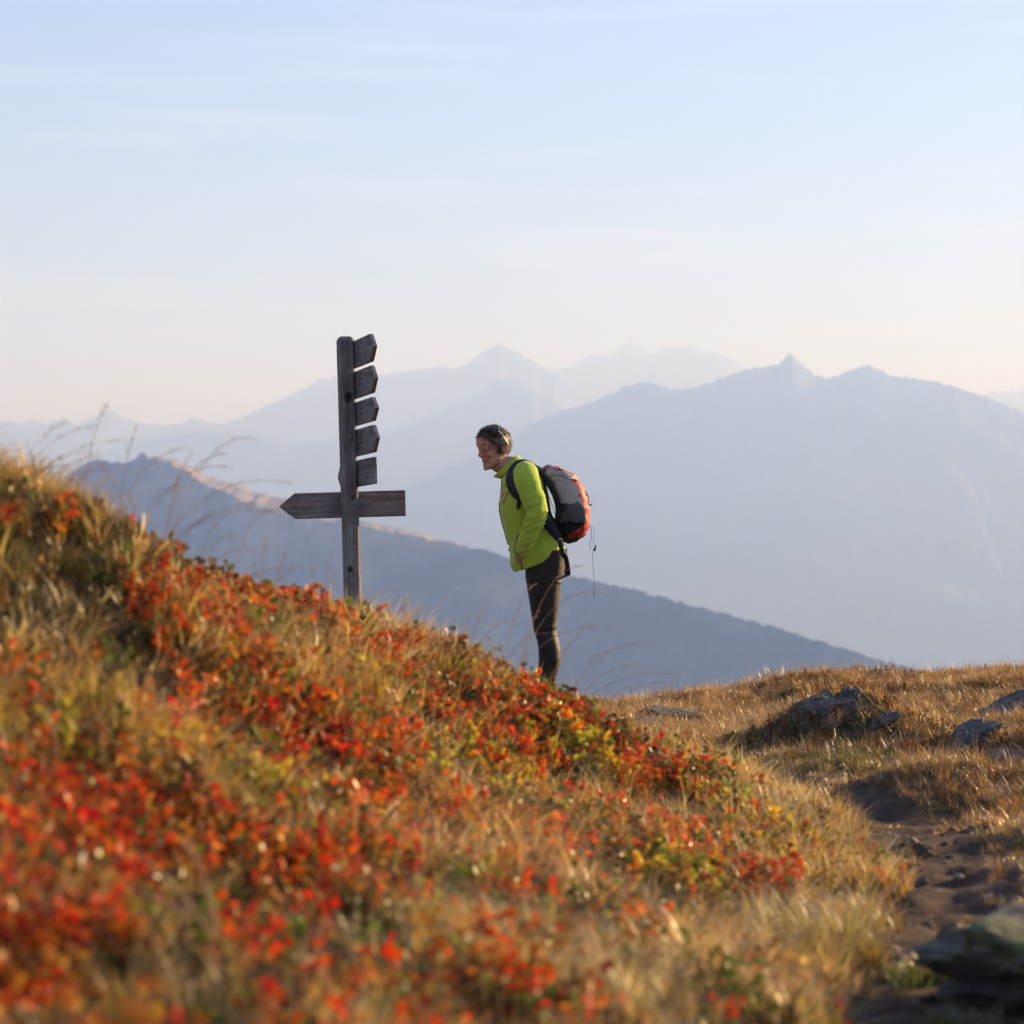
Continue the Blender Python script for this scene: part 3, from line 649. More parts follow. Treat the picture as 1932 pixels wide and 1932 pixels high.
clump('single leaning stalks in front of the pointed near ridge', gp(215, 5.15), [(.05, .22, .3), (.03, .19, .15), (.12, .15, .4), (-.05, .13, .3)], 3)
clump('big feathery grass clump arching over the bank left of the signpost', gp(300, 5.3), [(.05, .24, .3), (.12, .23, .5), (.18, .21, .6), (.25, .18, .7), (.10, .18, .4), (.02, .20, .2), (.22, .13, .7), (.30, .14, .8), (-.04, .17, .3), (.16, .26, .6), (.08, .13, .4)], 4)
clump('second feathery grass clump drooping right above the red leaves', gp(390, 5.5), [(.08, .16, .6), (.14, .13, .8), (.05, .18, .4), (.2, .10, .8), (.0, .14, .2), (.1, .2, .7)], 5)
clump('thin upright grass stalks between feathery clump and signpost', gp(480, 5.8), [(.03, .14, .2), (.06, .11, .3), (-.02, .12, .2), (.01, .17, .1)], 6)
clump('upright pinkish grass heads just left of the signpost', gp(585, 6.0), [(.0, .18, .1), (.02, .2, .15), (-.03, .14, .2), (.05, .17, .2), (.03, .12, .3), (-.01, .1, .2)], 7)
clump('fine grass standing right of the signpost foot', gp(745, 6.4), [(.02, .10, .2), (.05, .12, .3), (-.02, .09, .2), (.0, .14, .1)], 8)
clump('dark upright stalks on the bank between signpost and hiker', gp(865, 6.7), [(.02, .14, .1), (.04, .16, .1), (.10, .12, .5), (-.02, .10, .2)], 9)
clump('arching grass crossing in front of the hiker\'s legs', gp(960, 7.0), [(.08, .26, .4), (.20, .24, .6), (.12, .15, .5), (-.05, .14, .3), (.25, .16, .7), (.15, .30, .5), (.05, .2, .3)], 10)
clump('fine drooping grass right of the hiker\'s feet', gp(1050, 7.5), [(.10, .20, .5), (.18, .16, .7), (.05, .22, .3), (.24, .22, .6), (.0, .12, .2), (.14, .26, .4), (.3, .14, .8)], 11)
clump('faint grass stalks leaning over the edge of the meadow', gp(1110, 7.8), [(.10, .14, .5), (.2, .15, .6), (.05, .1, .3), (.26, .1, .8)], 12)
def stem(label, p0, p1, r, cat='plant stem'):
    p0, p1 = np.array(p0), np.array(p1); mid = (p0 + p1) / 2 + np.array([.004, 0, .006])
    V, F = tube([np.r_[p0, r], np.r_[mid, r * .9], np.r_[p1, r * .6]], 0, 6, 4); c = Vector(p0)
    o = link('dry_stem', recenter(mesh_np('dry_stem', V, faces=F), c), SM, loc=c); return tag(o, label, cat, 'bare dry stems in the foreground bank')
def fan(u0, v0, u1, v1, lift=.05, lab='', r=.0036):
    a = hit(u0, v0); d0 = a[1] - .50; d1 = d0 - .02
    stem(lab, PX(u0, v0, d0), PX(u1, v1, d1), r)
fan(412, 1770, 352, 1585, lab='upright bare stem of the fan of dry stems at lower left')
fan(405, 1775, 262, 1610, lab='long slanting bare stem of the fan of dry stems at lower left')
fan(360, 1740, 250, 1682, lab='lowest, shortest bare stem of the fan of dry stems at lower left')
fan(330, 1905, 262, 1720, lab='pale stem slanting below the fan of dry stems', r=.0022)
fan(112, 1440, 75, 1310, lab='thin curved stem in the dark gap near the left edge', r=.002)
fan(560, 1980, 410, 1905, lab='pale stem near the bottom edge under the red patch', r=.0022)

# ------------------------------------------------------------------ signpost
def wood_mat(name, along):
    m = MT(name, (.1, .1, .1), .85); sc = [26, 26, 26]; sc[along] = 1.3
    v = m.coords('Object', tuple(sc)); v2 = m.coords('Object', (1, 1, 1))
    a = m.ramp(m.noise(v, 3.2, 7, .7, .6), [(.28, (.085, .076, .078)), (.5, (.25, .232, .23)), (.72, (.42, .39, .37))])
    b = m.ramp(m.noise(v2, 7, 4, .6), [(.35, (.55, .5, .5)), (.62, (1, 1, 1))]); c = m.mix(1.0, a, b, 'MULTIPLY')
    if along == 2:
        for kz, kx, kr in ((1.545, .01, .028), (1.33, .025, .010), (.665, -.004, .019), (1.03, .02, .009), (.42, .02, .011)):      # knots
            d = m.new('ShaderNodeVectorMath', operation='DISTANCE'); m.l.new(m.coords('Object', (1, .35, .75)), d.inputs[0]); d.inputs[1].default_value = (kx, -.017, kz * .75)
            w = m.math('ADD', d.outputs['Value'], m.math('MULTIPLY', m.math('SUBTRACT', m.noise(v2, 40, 3), .5), .02))
            c = m.mix(m.ramp(m.math('DIVIDE', w, kr), [(.45, (1, 1, 1)), (1.0, (0, 0, 0))]), c, (.03, .025, .024))
    m.color(c); m.bump(m.noise(v, 5, 7, .75), .8, .006); m.b.inputs['Specular IOR Level'].default_value = .25
    return m.m
WP, WB = wood_mat('weathered_post_wood', 2), wood_mat('weathered_board_wood', 0)
A_SIGN = radians(72)             # the stacked boards point towards the viewer, a little to the right
post_base = (-.8077, DF, 0.15)
sp = thing('signpost', 'dark weathered wooden signpost with six direction boards above the red bank', 'signpost', post_base)
sp.rotation_euler = (0, radians(-1.63), 0)
W2 = .080 / 2
def post_mesh():
    rings = []; ch = .012; rr = np.random.default_rng(3)
    H = 2.011 - .15
    zs = list(np.linspace(-.35, H - .022, 60)) + [H - .014, H - .007, H]
    for z in zs:
        f = 1.0 if z < H - .02 else {0: .93, 1: .84, 2: .66}[zs.index(z) - 60]
        pts = []
        for (sx, sy) in ((1, 1), (-1, 1), (-1, -1), (1, -1)):
            c = [(sx * W2, sy * (W2 - ch)), (sx * (W2 - ch), sy * W2)]
            if sx * sy < 0: c = c[::-1]
            pts += c
        p = np.array(pts) * f
        p = p * (1 + .012 * fbm(p[:, 0] * 40, p[:, 1] * 40, np.full(8, z * 7), octv=3, seed=6)[:, None])
        rings.append(np.c_[p, np.full(8, z)])
    V, F = rings_mesh([r[::-1] for r in rings]); a = A_SIGN
    # post turned so that its sides run parallel to the stacked boards
    ang = radians(90) - a
    c_, s_ = cos(ang), sin(ang); xy = V[:, :2] @ np.array([[c_, s_], [-s_, c_]])
    V = np.c_[xy, V[:, 2]]
    me = mesh_np('post', V, faces=F, smooth=False); return me
link('post', post_mesh(), WP, sp)
dvec = np.array([cos(A_SIGN), -sin(A_SIGN)]); nvec = np.array([sin(A_SIGN), cos(A_SIGN)])     # along the boards / outwards to the right
def board(z0, z1, s0, s1, tip, off, direc=None, norm=None, t=.021, label=None, tl=.075):
    """board between heights z0..z1 running from s0 to s1 along direc; tip: +1 / -1 end that is pointed"""
    L = s1 - s0; h = z1 - z0; zc = (z0 + z1) / 2
    if tip > 0: out = [(0, -h / 2), (L - tl, -h / 2), (L, 0), (L - tl, h / 2), (0, h / 2)]
    elif tip < 0: out = [(0, 0), (tl, -h / 2), (L, -h / 2), (L, h / 2), (tl, h / 2)]
    bm = bmesh.new(); fv = [bm.verts.new((x, -t / 2, z)) for x, z in out]; f = bm.faces.new(fv)
    r = bmesh.ops.extrude_face_region(bm, geom=[f]); bmesh.ops.translate(bm, verts=[v for v in r['geom'] if isinstance(v, bmesh.types.BMVert)], vec=(0, t, 0))
    bmesh.ops.recalc_face_normals(bm, faces=bm.faces)
    bmesh.ops.bevel(bm, geom=list(bm.edges), offset=.0016, segments=1, affect='EDGES')
    me = bpy.data.meshes.new('arrow_board'); bm.to_mesh(me); bm.free()
    o = link('arrow_board', me, WB, sp)
    p = direc * s0 + norm * off
    o.location = (p[0], p[1], zc - post_base[2]); o.rotation_euler = (0, 0, math.atan2(direc[1], direc[0]))
    if label: o['label'] = label
    return o
def nail(x, y, z):
    V, F = ellipsoid((0, 0, 0), (.0045, .003, .0045), 8, 6); m = mesh_np('bolt', V, faces=F); o = link('bolt', m, BOLT, sp); o.location = (x, y, z - post_base[2])
BOLT = MT('rusty_steel', (.30, .27, .25), .45); BOLT.b.inputs['Metallic'].default_value = .8; BOLT = BOLT.m
lean = tan(radians(1.63))
def z3(zy): return 2.0712 - .0004003 * zy
def z4(zy): return 1.3751 - .000427 * zy
off = W2 + .0115
for k, (za, zb, s1) in enumerate(((z3(550), z3(207), .420), (z3(945), z3(603), .424), (z3(1295), z3(998), .426), (z3(1688), z3(1348), .424))):
    b = board(za, zb, s1 - .64, s1, +1, off, dvec, nvec)
    b['label'] = 'board pointing towards the path, ' + ('topmost', 'second from the top', 'third from the top, narrower', 'fourth from the top')[k]
board(z4(322), z3(1746), -.43, .340, -1, off, dvec, nvec, label='fifth board, pointing away behind the post with its square end in front')
cx6 = -.8077 - lean * (1.15 - .15)
board(z4(692), z4(378), -1.209 - cx6, -.5517 - cx6, -1, W2 + .02, np.array([1., 0]), np.array([0, 1.]), label='lowest board, crosswise behind the post, pointing left', tl=.084)
for zc in (z4(420), z4(665)): nail(.012, -W2 * 1.04, zc)
for zc in (z3(1450), z3(620), z4(755), z4(1050), z4(250)): nail(.018, -W2 * 1.05, zc)

# ------------------------------------------------------------------ hiker
def K(zx, zy, y=0.0): return np.array([-.268 + zx * .0004003, DF + y, 1.633 - .0004003 * zy])
def K2(zx, zy, y=0.0): return np.array([-.268 + zx * .000427, DF + y, .9627 - zy * .000427])
ROOT = (.17, DF, 0.0)
person = thing('person', 'short-haired hiker in lime green jacket and black trousers, leaning forward, hand in pocket', 'person', ROOT)
def pl(name, me, mat, parent=person):
    base = ROOT
    return link(name, recenter(me, base), mat, parent)
def ring(F_, B_, wy, n=28, p=2.5, yc=0.0, wf=1.0):
    F_, B_ = np.array(F_, float), np.array(B_, float); c = (F_ + B_) / 2; h = (F_ - B_) / 2; a = np.arange(n) / n * 2 * pi
    ca, sa = np.cos(a), np.sin(a); ca2 = np.sign(ca) * np.abs(ca) ** (2 / p); sa2 = np.sign(sa) * np.abs(sa) ** (2 / p)
    return c + ca2[:, None] * h + (sa2 * wy)[:, None] * np.array([0, 1.0, 0]) + np.array([0, yc, 0])
def interp_rings(R, k=4):
    R = np.array(R); n = R.shape[1]; S = catmull(R.reshape(len(R), -1), k); return [s.reshape(n, 3) for s in S]
TORSO = [(K(690, 2105), K(1330, 1862), .172), (K(640, 1990), K(1360, 1800), .186), (K(635, 1870), K(1355, 1740), .188), (K(625, 1760), K(1300, 1640), .180), (K(590, 1620), K(1235, 1500), .165), (K(550, 1480), K(1185, 1350), .158),
         (K(512, 1300), K(1150, 1150), .166), (K(520, 1130), K(1118, 985), .178), (K(530, 1010), K(1062, 850), .186), (K(535, 930), K(975, 745), .172), (K(545, 885), K(890, 680), .12), (K(560, 850), K(820, 640), .08)]
torso = rings_mesh(interp_rings([ring(*r) for r in TORSO]))
def arm(sgn):
    pts = [(840, 790, .085, .052), (842, 840, .140, .066), (858, 930, .182, .066), (900, 1060, .212, .063), (950, 1190, .232, .060), (985, 1310, .244, .058), (965, 1420, .247, .056), (915, 1530, .243, .053), (868, 1640, .232, .050), (835, 1730, .218, .046), (802, 1810, .194, .041), (785, 1862, .180, .034)]
    return tube([np.r_[K(a, b, sgn * y), r] for a, b, y, r in pts], 0, 22, 5)
jk = remeshed([torso, arm(-1), arm(1)], .0055, 5, .6)
# folds
V = grab(jk).astype(float); N = normals(jk).astype(float)
fx, fz = (V[:, 0] + .268) / .0004003, (1.633 - V[:, 2]) / .0004003
armm = sstep(-.165, -.20, V[:, 1] - DF)
fold = ridged(fx / 260 + fz / 500, fz / 75 + fx / 190, octv=3, seed=5) - .55
e_el = np.exp(-((fz - 1400) / 240) ** 2); e_cf = np.exp(-((fz - 1800) / 90) ** 2)
disp = armm * fold * (.005 + .016 * e_el + .011 * e_cf) + (1 - armm) * (ridged(fx / 150 - fz / 420, fz / 300, octv=3, seed=9) - .55) * (.004 + .009 * sstep(1500, 2000, fz))
V += N * disp[:, None]; put(jk, V)
hem = np.exp(-((V[:, 2] - (.792 + (V[:, 0] + .0) * .37)) / .018) ** 2)
M_jk = MT('lime_fleece', (.36, .50, .030), .92); v = M_jk.coords('Object')
M_jk.color(M_jk.ramp(M_jk.noise(v, 8, 4), [(.3, (.34, .47, .040)), (.7, (.43, .57, .06))])); M_jk.bump(M_jk.noise(v, 320, 4, .7), .35, .002)
M_jk.b.inputs['Sheen Weight'].default_value = .25; M_jk.b.inputs['Specular IOR Level'].default_value = .2
JKW = M_jk.m; BJ = bvh_of(jk); bt = bvh_of(mesh_np('t', torso[0], faces=torso[1]))
black = fabric('black_webbing', (.014, .014, .018), .7, .2, 60, .2)
purple = fabric('dark_padded_strap', (.030, .026, .040), .8, .25, 40, .3)
def surf(p, off=.003, tree=None):
    r = (tree or BJ).ray_cast(Vector((p[0], DF - 2, p[2])), Vector((0, 1, 0)))
    if r[0] is None: r = (tree or BJ).find_nearest(Vector(p))
    n = r[1] if r[1].y < 0 else -r[1]
    return np.array(r[0]) + np.array(n) * off, np.array(n)
jacket = pl('jacket', jk, JKW)
def on_surf(pts, w, t, off=.002, k=5, tree=None, tk=None):
    P = catmull(pts, k); q = [surf(p, off, tree) for p in P]; pos = np.array([a for a, _ in q]); n = np.array([b for _, b in q])
    if len(pos) > 4:
        for _ in range(2): pos[1:-1] = (pos[:-2] + 2 * pos[1:-1] + pos[2:]) / 4
    return ribbon(pos, n, w, t, tk)
def add(name, vf, mat, parent=person, smooth=True):
    me = mesh_np(name, vf[0], faces=vf[1], smooth=smooth)
    return pl(name, me, mat, parent) if parent is person else link(name, recenter(me, ROOT), mat, parent)
# collar: a thin standing ring, open at the throat
def collar():
    rings = []
    for j in range(0, 41):
        a = radians(14 + 332 * j / 40)          # 0 = front
        ca, sa = cos(a), sin(a); pr = []
        for (f, b, w, th) in (((575, 905), (850, 672), .085, 0), ((480, 885), (790, 620), .076, .0), ((418, 868), (745, 572), .066, .0), ((434, 862), (732, 570), .060, 0), ((505, 880), (775, 622), .068, 0), ((590, 905), (835, 680), .074, 0)):
            F_, B_ = K(*f), K(*b); c = (F_ + B_) / 2; h = (F_ - B_) / 2
            pr.append(c + h * ca + np.array([0, w * sa, 0]))
        rings.append(np.array(pr))
    return rings_mesh(rings)
cme = remeshed([collar()], .003, 2, .5); link('collar', recenter(cme, ROOT), JKW, jacket)
add('zip', tube([surf(K(a, b, 0), 0.0)[0] * np.array([1, 0, 1]) + np.array([-.002, DF - .0, 0]) for a, b in ((515, 890), (528, 960), (532, 1060), (524, 1140), (514, 1220), (509, 1300), (517, 1390), (550, 1480), (575, 1560), (596, 1640), (622, 1740))], .0026, 6, 4), black, jacket)
add('zip_toggle', ellipsoid(K(506, 1215, -.004), (.004, .004, .012), 8, 6), black, jacket)
add('zip_toggle', ellipsoid(K(634, 1805, -.004), (.006, .004, .006), 8, 6), black, jacket)
seam = fabric('seam_thread', (.12, .17, .012), .9)
add('seam', on_surf([K(540, 1020), K(575, 985), K(630, 955)], .0022, .001, .0012), black, jacket)
seam2 = fabric('stitched_seam', (.46, .58, .06), .9)
add('seam', on_surf([K(745, 1330), K(755, 1450), K(765, 1580)], .0022, .001, .0012), seam2, jacket)
add('seam', on_surf([K(1000, 1640), K(1045, 1740), K(1100, 1860)], .0022, .001, .0012), seam2, jacket)
add('pocket_edge', on_surf([K(768, 1600), K(748, 1640), K(738, 1700), K(735, 1745)], .014, .003, .002, tree=bt, tk=None), black, jacket)
add('pocket_edge', on_surf([K(716, 1760), K(712, 1800), K(722, 1850), K(745, 1895), K(775, 1925)], .008, .003, .0035), black, jacket)
add('pocket_edge', on_surf([K(775, 1925), K(795, 1990), K(800, 2050)], .004, .003, .0025), black, jacket)
# club badge on the chest
def tri_on(pts, off):
    c = sum(pts) / 3; n = surf(c)[1]; q = [surf(p, off)[0] for p in pts]; b = [p - n * .0015 for p in q]
    return np.array(q + b), [(0, 1, 2), (5, 4, 3), (0, 3, 4, 1), (1, 4, 5, 2), (2, 5, 3, 0)]
T1, T2, T3 = K(553, 1080), K(632, 1062), K(558, 1214)
red = fabric('badge_red', (.42, .018, .02), .7, .1); white = fabric('badge_white', (.72, .72, .72), .8, .05)
bd = add('badge', tri_on([T1, T2, T3], .0035), red, jacket, False)
cc = (T1 + T2 + T3) / 3
def shr(p, f, dz=0): return cc + (p - cc) * f + np.array([0, 0, dz])
o = link('badge_field', recenter(mesh_np('badge_field', *[tri_on([shr(T1, .62, -.002), shr(T2, .62, -.002), shr(T3, .66, -.001)], .0046)[0]], faces=tri_on([shr(T1, .62), shr(T2, .62), shr(T3, .66)], .0046)[1], smooth=False), ROOT), white, bd)
for q0, q1 in (((568, 1108), (600, 1103)), ((566, 1122), (594, 1118)), ((570, 1130), (566, 1150)), ((580, 1128), (576, 1146))):
    a, b = surf(K(*q0), .0056)[0], surf(K(*q1), .0056)[0]
    link('badge_stroke', recenter(mesh_np('s', *[tube([a, b], .0008, 4, 1)[0]], faces=tube([a, b], .0008, 4, 1)[1]), ROOT), black, bd)
# trousers
def leg(dy, sx, s=1.0):
    L = [(120, 800, 1270), (250, 790, 1262), (400, 787, 1246), (480, 793, 1228), (600, 810, 1208), (700, 826, 1198), (850, 850, 1186), (940, 864, 1174), (1010, 872, 1170), (1080, 886, 1170), (1160, 912, 1176), (1240, 934, 1190), (1320, 941, 1204), (1420, 944, 1209), (1500, 942, 1200), (1600, 938, 1178), (1700, 936, 1160), (1820, 938, 1158), (1950, 935, 1165), (2060, 930, 1170)]
    wy = np.interp([l[0] for l in L], [120, 400, 700, 1000, 1080, 1400, 1700, 2060], [.088, .088, .076, .062, .061, .060, .048, .050])
    return rings_mesh(interp_rings([ring(K2(f + sx, z), K2(b + sx, z), w * s, 24, 2.2, dy) for (z, f, b), w in zip(L, wy)], 2))
hips = rings_mesh(interp_rings([ring(K2(800, -40), K2(1180, -60), .14), ring(K2(790, 60), K2(1225, 60), .165), ring(K2(790, 150), K2(1252, 130), .172), ring(K2(800, 260), K2(1255, 230), .165), ring(K2(840, 340), K2(1220, 320), .13)], 3))
tr = remeshed([leg(-.088, 0), leg(.085, 12, .97), hips], .0055, 3, .5)
V = grab(tr).astype(float); N = normals(tr).astype(float); qz = (.9627 - V[:, 2]) / .000427; qx = (V[:, 0] + .268) / .000427
wr = (ridged(qx / 220, qz / 60 + qx / 400, octv=3, seed=31) - .55) * (.0025 + .008 * np.exp(-((qz - 1100) / 110) ** 2) + .006 * np.exp(-((qz - 470) / 60) ** 2) + .006 * sstep(1500, 1900, qz))
V += N * wr[:, None]; put(tr, V)
M_tr = fabric('black_trousers', (.014, .011, .010), .6, .25, 50, .3, .002, sheen=.06, spec=.35)
pl('trousers', tr, M_tr)
add('seam', ribbon(*(lambda P: (P, np.tile([0, -1.0, 0], (len(P), 1))))(catmull([K2(1120, 1170, -.147), K2(1136, 1240, -.151), K2(1146, 1350, -.151), K2(1150, 1480, -.146)], 4)), .002, .002), black)
# boots
for dy, sx in ((-.088, 0), (.085, 12)):
    prof = [(1160, .03, 2080, 2236), (1080, .04, 1990, 2240), (980, .042, 2010, 2238), (880, .046, 2100, 2238), (800, .047, 2140, 2238), (730, .040, 2165, 2230), (690, .022, 2185, 2222)]
    rings = [np.array([K2(x + sx, (zt + zb) / 2 - (zb - zt) / 2 * sin(a), dy + w * cos(a)) for a in np.arange(16) / 16 * 2 * pi]) for x, w, zt, zb in prof]
    b = remeshed([rings_mesh(interp_rings(rings, 3)), tube([np.r_[K2(1060 + sx, 1960, dy), .050], np.r_[K2(1060 + sx, 2120, dy), .046]], 0, 16, 2)], .006, 3)
    bo = pl('boot', b, fabric('brown_boot_leather', (.05, .032, .022), .6))
    add('sole', rings_mesh([np.array([K2(930 + sx + 250 * cos(a), zz, dy + .05 * sin(a)) for a in np.arange(20) / 20 * 2 * pi]) for zz in (2225, 2250)]), black, bo)

# body: one continuous skin surface (head, neck, trunk core, arms to the hands in the pockets)
pit, yaw = radians(9), radians(35)
fw = np.array([-cos(pit) * cos(yaw), -cos(pit) * sin(yaw), -sin(pit)]); lf = np.array([sin(yaw), -cos(yaw), 0]); up = np.cross(fw, lf)
HC = K(436, 500, -.005); HS = .93
HB = np.array([fw, lf, up])      # local (forward, left, up) -> world
def H(p): return HC + (np.array(p, float) * HS) @ HB
def he(c, r, n=22, m=14): 
    V, F = ellipsoid((0, 0, 0), r, n, m); return HC + ((V + np.array(c)) * HS) @ HB, F
def ht(pts, n=10, k=4): return tube([np.r_[H(p[:3]), p[3] * HS] for p in pts], 0, n, k)
parts = [he((-.008, 0, .031), (.088, .074, .080)), he((.026, 0, -.030), (.055, .052, .077)), he((.054, 0, .038), (.046, .056, .046)), he((.068, 0, -.100), (.015, .020, .013)), he((.045, 0, -.085), (.034, .038, .026)),
         he((.074, 0, .028), (.017, .046, .010)), he((.054, .036, -.026), (.021, .018, .020)), he((.054, -.036, -.026), (.021, .018, .020)),
         ht([(.080, 0, .018, .009), (.089, 0, -.002, .009), (.097, 0, -.018, .010), (.100, 0, -.026, .011)]), he((.090, .009, -.031), (.010, .008, .007)), he((.090, -.009, -.031), (.010, .008, .007)),
         he((.077, 0, -.0525), (.010, .017, .0045)), he((.076, 0, -.062), (.010, .016, .005)), he((.070, 0, -.078), (.011, .018, .012)), he((0.006, .043, -.060), (.034, .012, .028)), he((0.006, -.043, -.060), (.034, .012, .028)), he((.034, .030, -.062), (.030, .020, .030)), he((.034, -.030, -.062), (.030, .020, .030)),
         ht([(-.012, .070, .012, .007), (-.020, .076, .022, .006), (-.032, .079, .012, .006), (-.033, .078, -.008, .0055), (-.022, .074, -.030, .006), (-.014, .071, -.036, .006)], 8), he((-.018, .070, -.005), (.014, .006, .024)), he((-.018, -.072, -.005), (.016, .008, .028)),
         tube([np.r_[H((-.02, 0, -.03)), .050], np.r_[H((-.022, 0, -.085)), .049], np.r_[K(690, 740, 0), .052], np.r_[K(730, 860, 0), .060]], 0, 20, 4)]
for s in (-1, 1):                # eyelids: thin rolls above and below each eye
    parts += [ht([(.067, s * .046, .002, .0035), (.076, s * .038, .008, .004), (.080, s * .030, .009, .004), (.080, s * .020, .004, .0035)], 8), ht([(.067, s * .045, -.003, .003), (.077, s * .032, -.010, .0035), (.079, s * .020, -.005, .003)], 8)]
body_core = rings_mesh(interp_rings([ring(K(720, 1850), K(1200, 1750), .13), ring(K(620, 1450), K(1100, 1330), .12), ring(K(600, 1150), K(1040, 1050), .13), ring(K(640, 950), K(940, 850), .12), ring(K(660, 850), K(800, 760), .06)], 3))
parts += [body_core]
for s in (-1, 1):
    parts.append(tube([np.r_[K(840, 880, s * .10), .045], np.r_[K(880, 1000, s * .19), .045], np.r_[K(980, 1320, s * .244), .040], np.r_[K(870, 1640, s * .232), .034], np.r_[K(795, 1810, s * .180), .026]], 0, 14, 4))
    parts.append(ellipsoid(K(772, 1880, s * .158), (.026, .014, .036), 14, 10))                       # palm
    for j, (dx, L) in enumerate(((-26, 78), (-8, 92), (12, 86), (32, 66))):                         # four fingers sliding into the pocket
        a = K(775 + dx, 1925, s * .148); parts.append(tube([np.r_[a, .0085], np.r_[K(773 + dx, 1925 + L * .55, s * .14), .008], np.r_[K(780 + dx, 1925 + L, s * .13), .007]], 0, 8, 3))
    parts.append(tube([np.r_[K(750, 1855, s * .166), .011], np.r_[K(728, 1885, s * .158), .010], np.r_[K(720, 1925, s * .145), .008]], 0, 8, 3))
bme = remeshed(parts, .0025, 5, .55)
M_sk = MT('weathered_skin', (.45, .24, .16), .55); v = M_sk.coords('Object')
M_sk.color(M_sk.ramp(M_sk.noise(v, 26, 5, .6), [(.35, (.42, .20, .13)), (.65, (.56, .31, .215))])); M_sk.bump(M_sk.noise(v, 160, 4, .6), .25, .002)
M_sk.b.inputs['Subsurface Weight'].default_value = .12; M_sk.b.inputs['Subsurface Radius'].default_value = (.01, .004, .002)
pl('body', bme, M_sk.m); BB = bvh_of(mesh_np('bb', grab(bme) + np.array(ROOT, np.float32), faces=[tuple(p.vertices) for p in bme.polygons]))
eye_w = MT('eye_white', (.20, .17, .155), .35).m; eye_d = MT('dark_iris', (.03, .02, .015), .15).m; lip = fabric('lips', (.30, .10, .08), .5); browm = fabric('brow_hair', (.07, .055, .045), .9)
for s in (-1, 1):
    e = add('eye', he((.0658, s * .031, .001), (.0120, .0092, .0100), 14, 10), eye_w)
    add('iris', he((.0745, s * .0315, .000), (.004, .0052, .0048), 10, 8), eye_d, e)
    add('eyebrow', ht([(.074, s * .047, .030, .0022), (.0865, s * .037, .035, .0036), (.0925, s * .022, .033, .0038), (.0935, s * .014, .029, .0025)], 6), browm)
add('mouth', ht([(.072, .022, -.060, .0012), (.0815, .012, -.0575, .0018), (.0855, 0, -.057, .0018), (.0815, -.012, -.0575, .0018), (.072, -.022, -.060, .0012)], 6), lip)
add('earring', ellipsoid(H((-.016, .076, -.044)), (.003, .003, .007), 8, 6), MT('silver', (.8, .8, .8), .2).m)
# hair: a close cap with several thousand short locks
def is_hair(L):                  # L in head-local metres
    x, yy, z = L[..., 0], np.abs(L[..., 1]), L[..., 2]
    front = (z > .058) | ((z > .046) & (x > .05))
    top = (x < .048) & (z > .028); side = (x < .030) & (z > .012) & (x > -.012); burn = (x > -.004) & (x < .016) & (z > -.022); back = (x < -.036) & (z > -.070)
    mid = (x <= -.010) & (z > .018)
    return front | top | side | back | burn | mid
cap_v, cap_f = ellipsoid((0, 0, 0), (.096, .0805, .086), 64, 44)
cap_v = cap_v + np.array([-.009, 0, .030])
lowback = cap_v[:, 2] < 0; cap_v[lowback, 0] *= 1 - .15 * np.clip(-cap_v[lowback, 2] / .06, 0, 1)
nn = cap_v / np.linalg.norm(cap_v, axis=1)[:, None]
hmask = is_hair(cap_v); cap_v = cap_v + nn * (np.where(hmask, .003 + .006 * fbm(cap_v[:, 0] * 60, cap_v[:, 1] * 60, cap_v[:, 2] * 60, octv=3, seed=3), -.022))[:, None]
keepf = [f for f in cap_f if sum(hmask[i] for i in f) >= 2]
HM = MT('short_hair', (.05, .04, .035), .45); HM.color(HM.ramp(HM.noise(HM.coords('Object'), 22, 5, .7), [(.35, (.040, .022, .013)), (.55, (.11, .066, .040)), (.72, (.23, .17, .125))]))
HM.bump(HM.noise(HM.coords('Object', (40, 40, 40)), 6, 4, .7), .9, .003); HM = HM.m
hair = add('hair', (HC + (cap_v * HS) @ HB, keepf), HM)
A = []; rr = np.random.default_rng(5); cnt = 0
while cnt < 6500:
    d = rr.normal(size=3); d /= np.linalg.norm(d); p = d * np.array([.094, .079, .0845]) + np.array([-.009, 0, .030])
    if p[2] < 0: p[0] *= 1 - .15 * min(1, -p[2] / .06)
    if not is_hair(p): continue
    flow = np.array([.45, 0, -.75]) if p[0] > .052 else np.array([.8, 0, .45]) if p[2] > .055 and p[0] > -.05 else (np.array([-.15, 0, -1.0]) if p[0] < -.04 else np.array([.25, 0, -.8]))
    w = d * (.42 if p[2] > .06 else .16) + flow * .55 + rr.normal(size=3) * .22; w /= np.linalg.norm(w)
    L = rr.uniform(.016, .034) * (1.0 if p[2] > .06 else .75); s = np.cross(w, d); s /= np.linalg.norm(s) + 1e-9; s *= .0011
    q = np.array([p - s, p + s, p + w * L * .55 + s * .8 + d * .002, p + w * L * .55 - s * .8 + d * .002, p + w * L]); A.append((HC + (q * HS) @ HB, [(0, 1, 2, 3), (3, 2, 4)])); cnt += 1
lo = add('locks', merge(A), HM, hair, False); lo['kind'] = 'stuff'

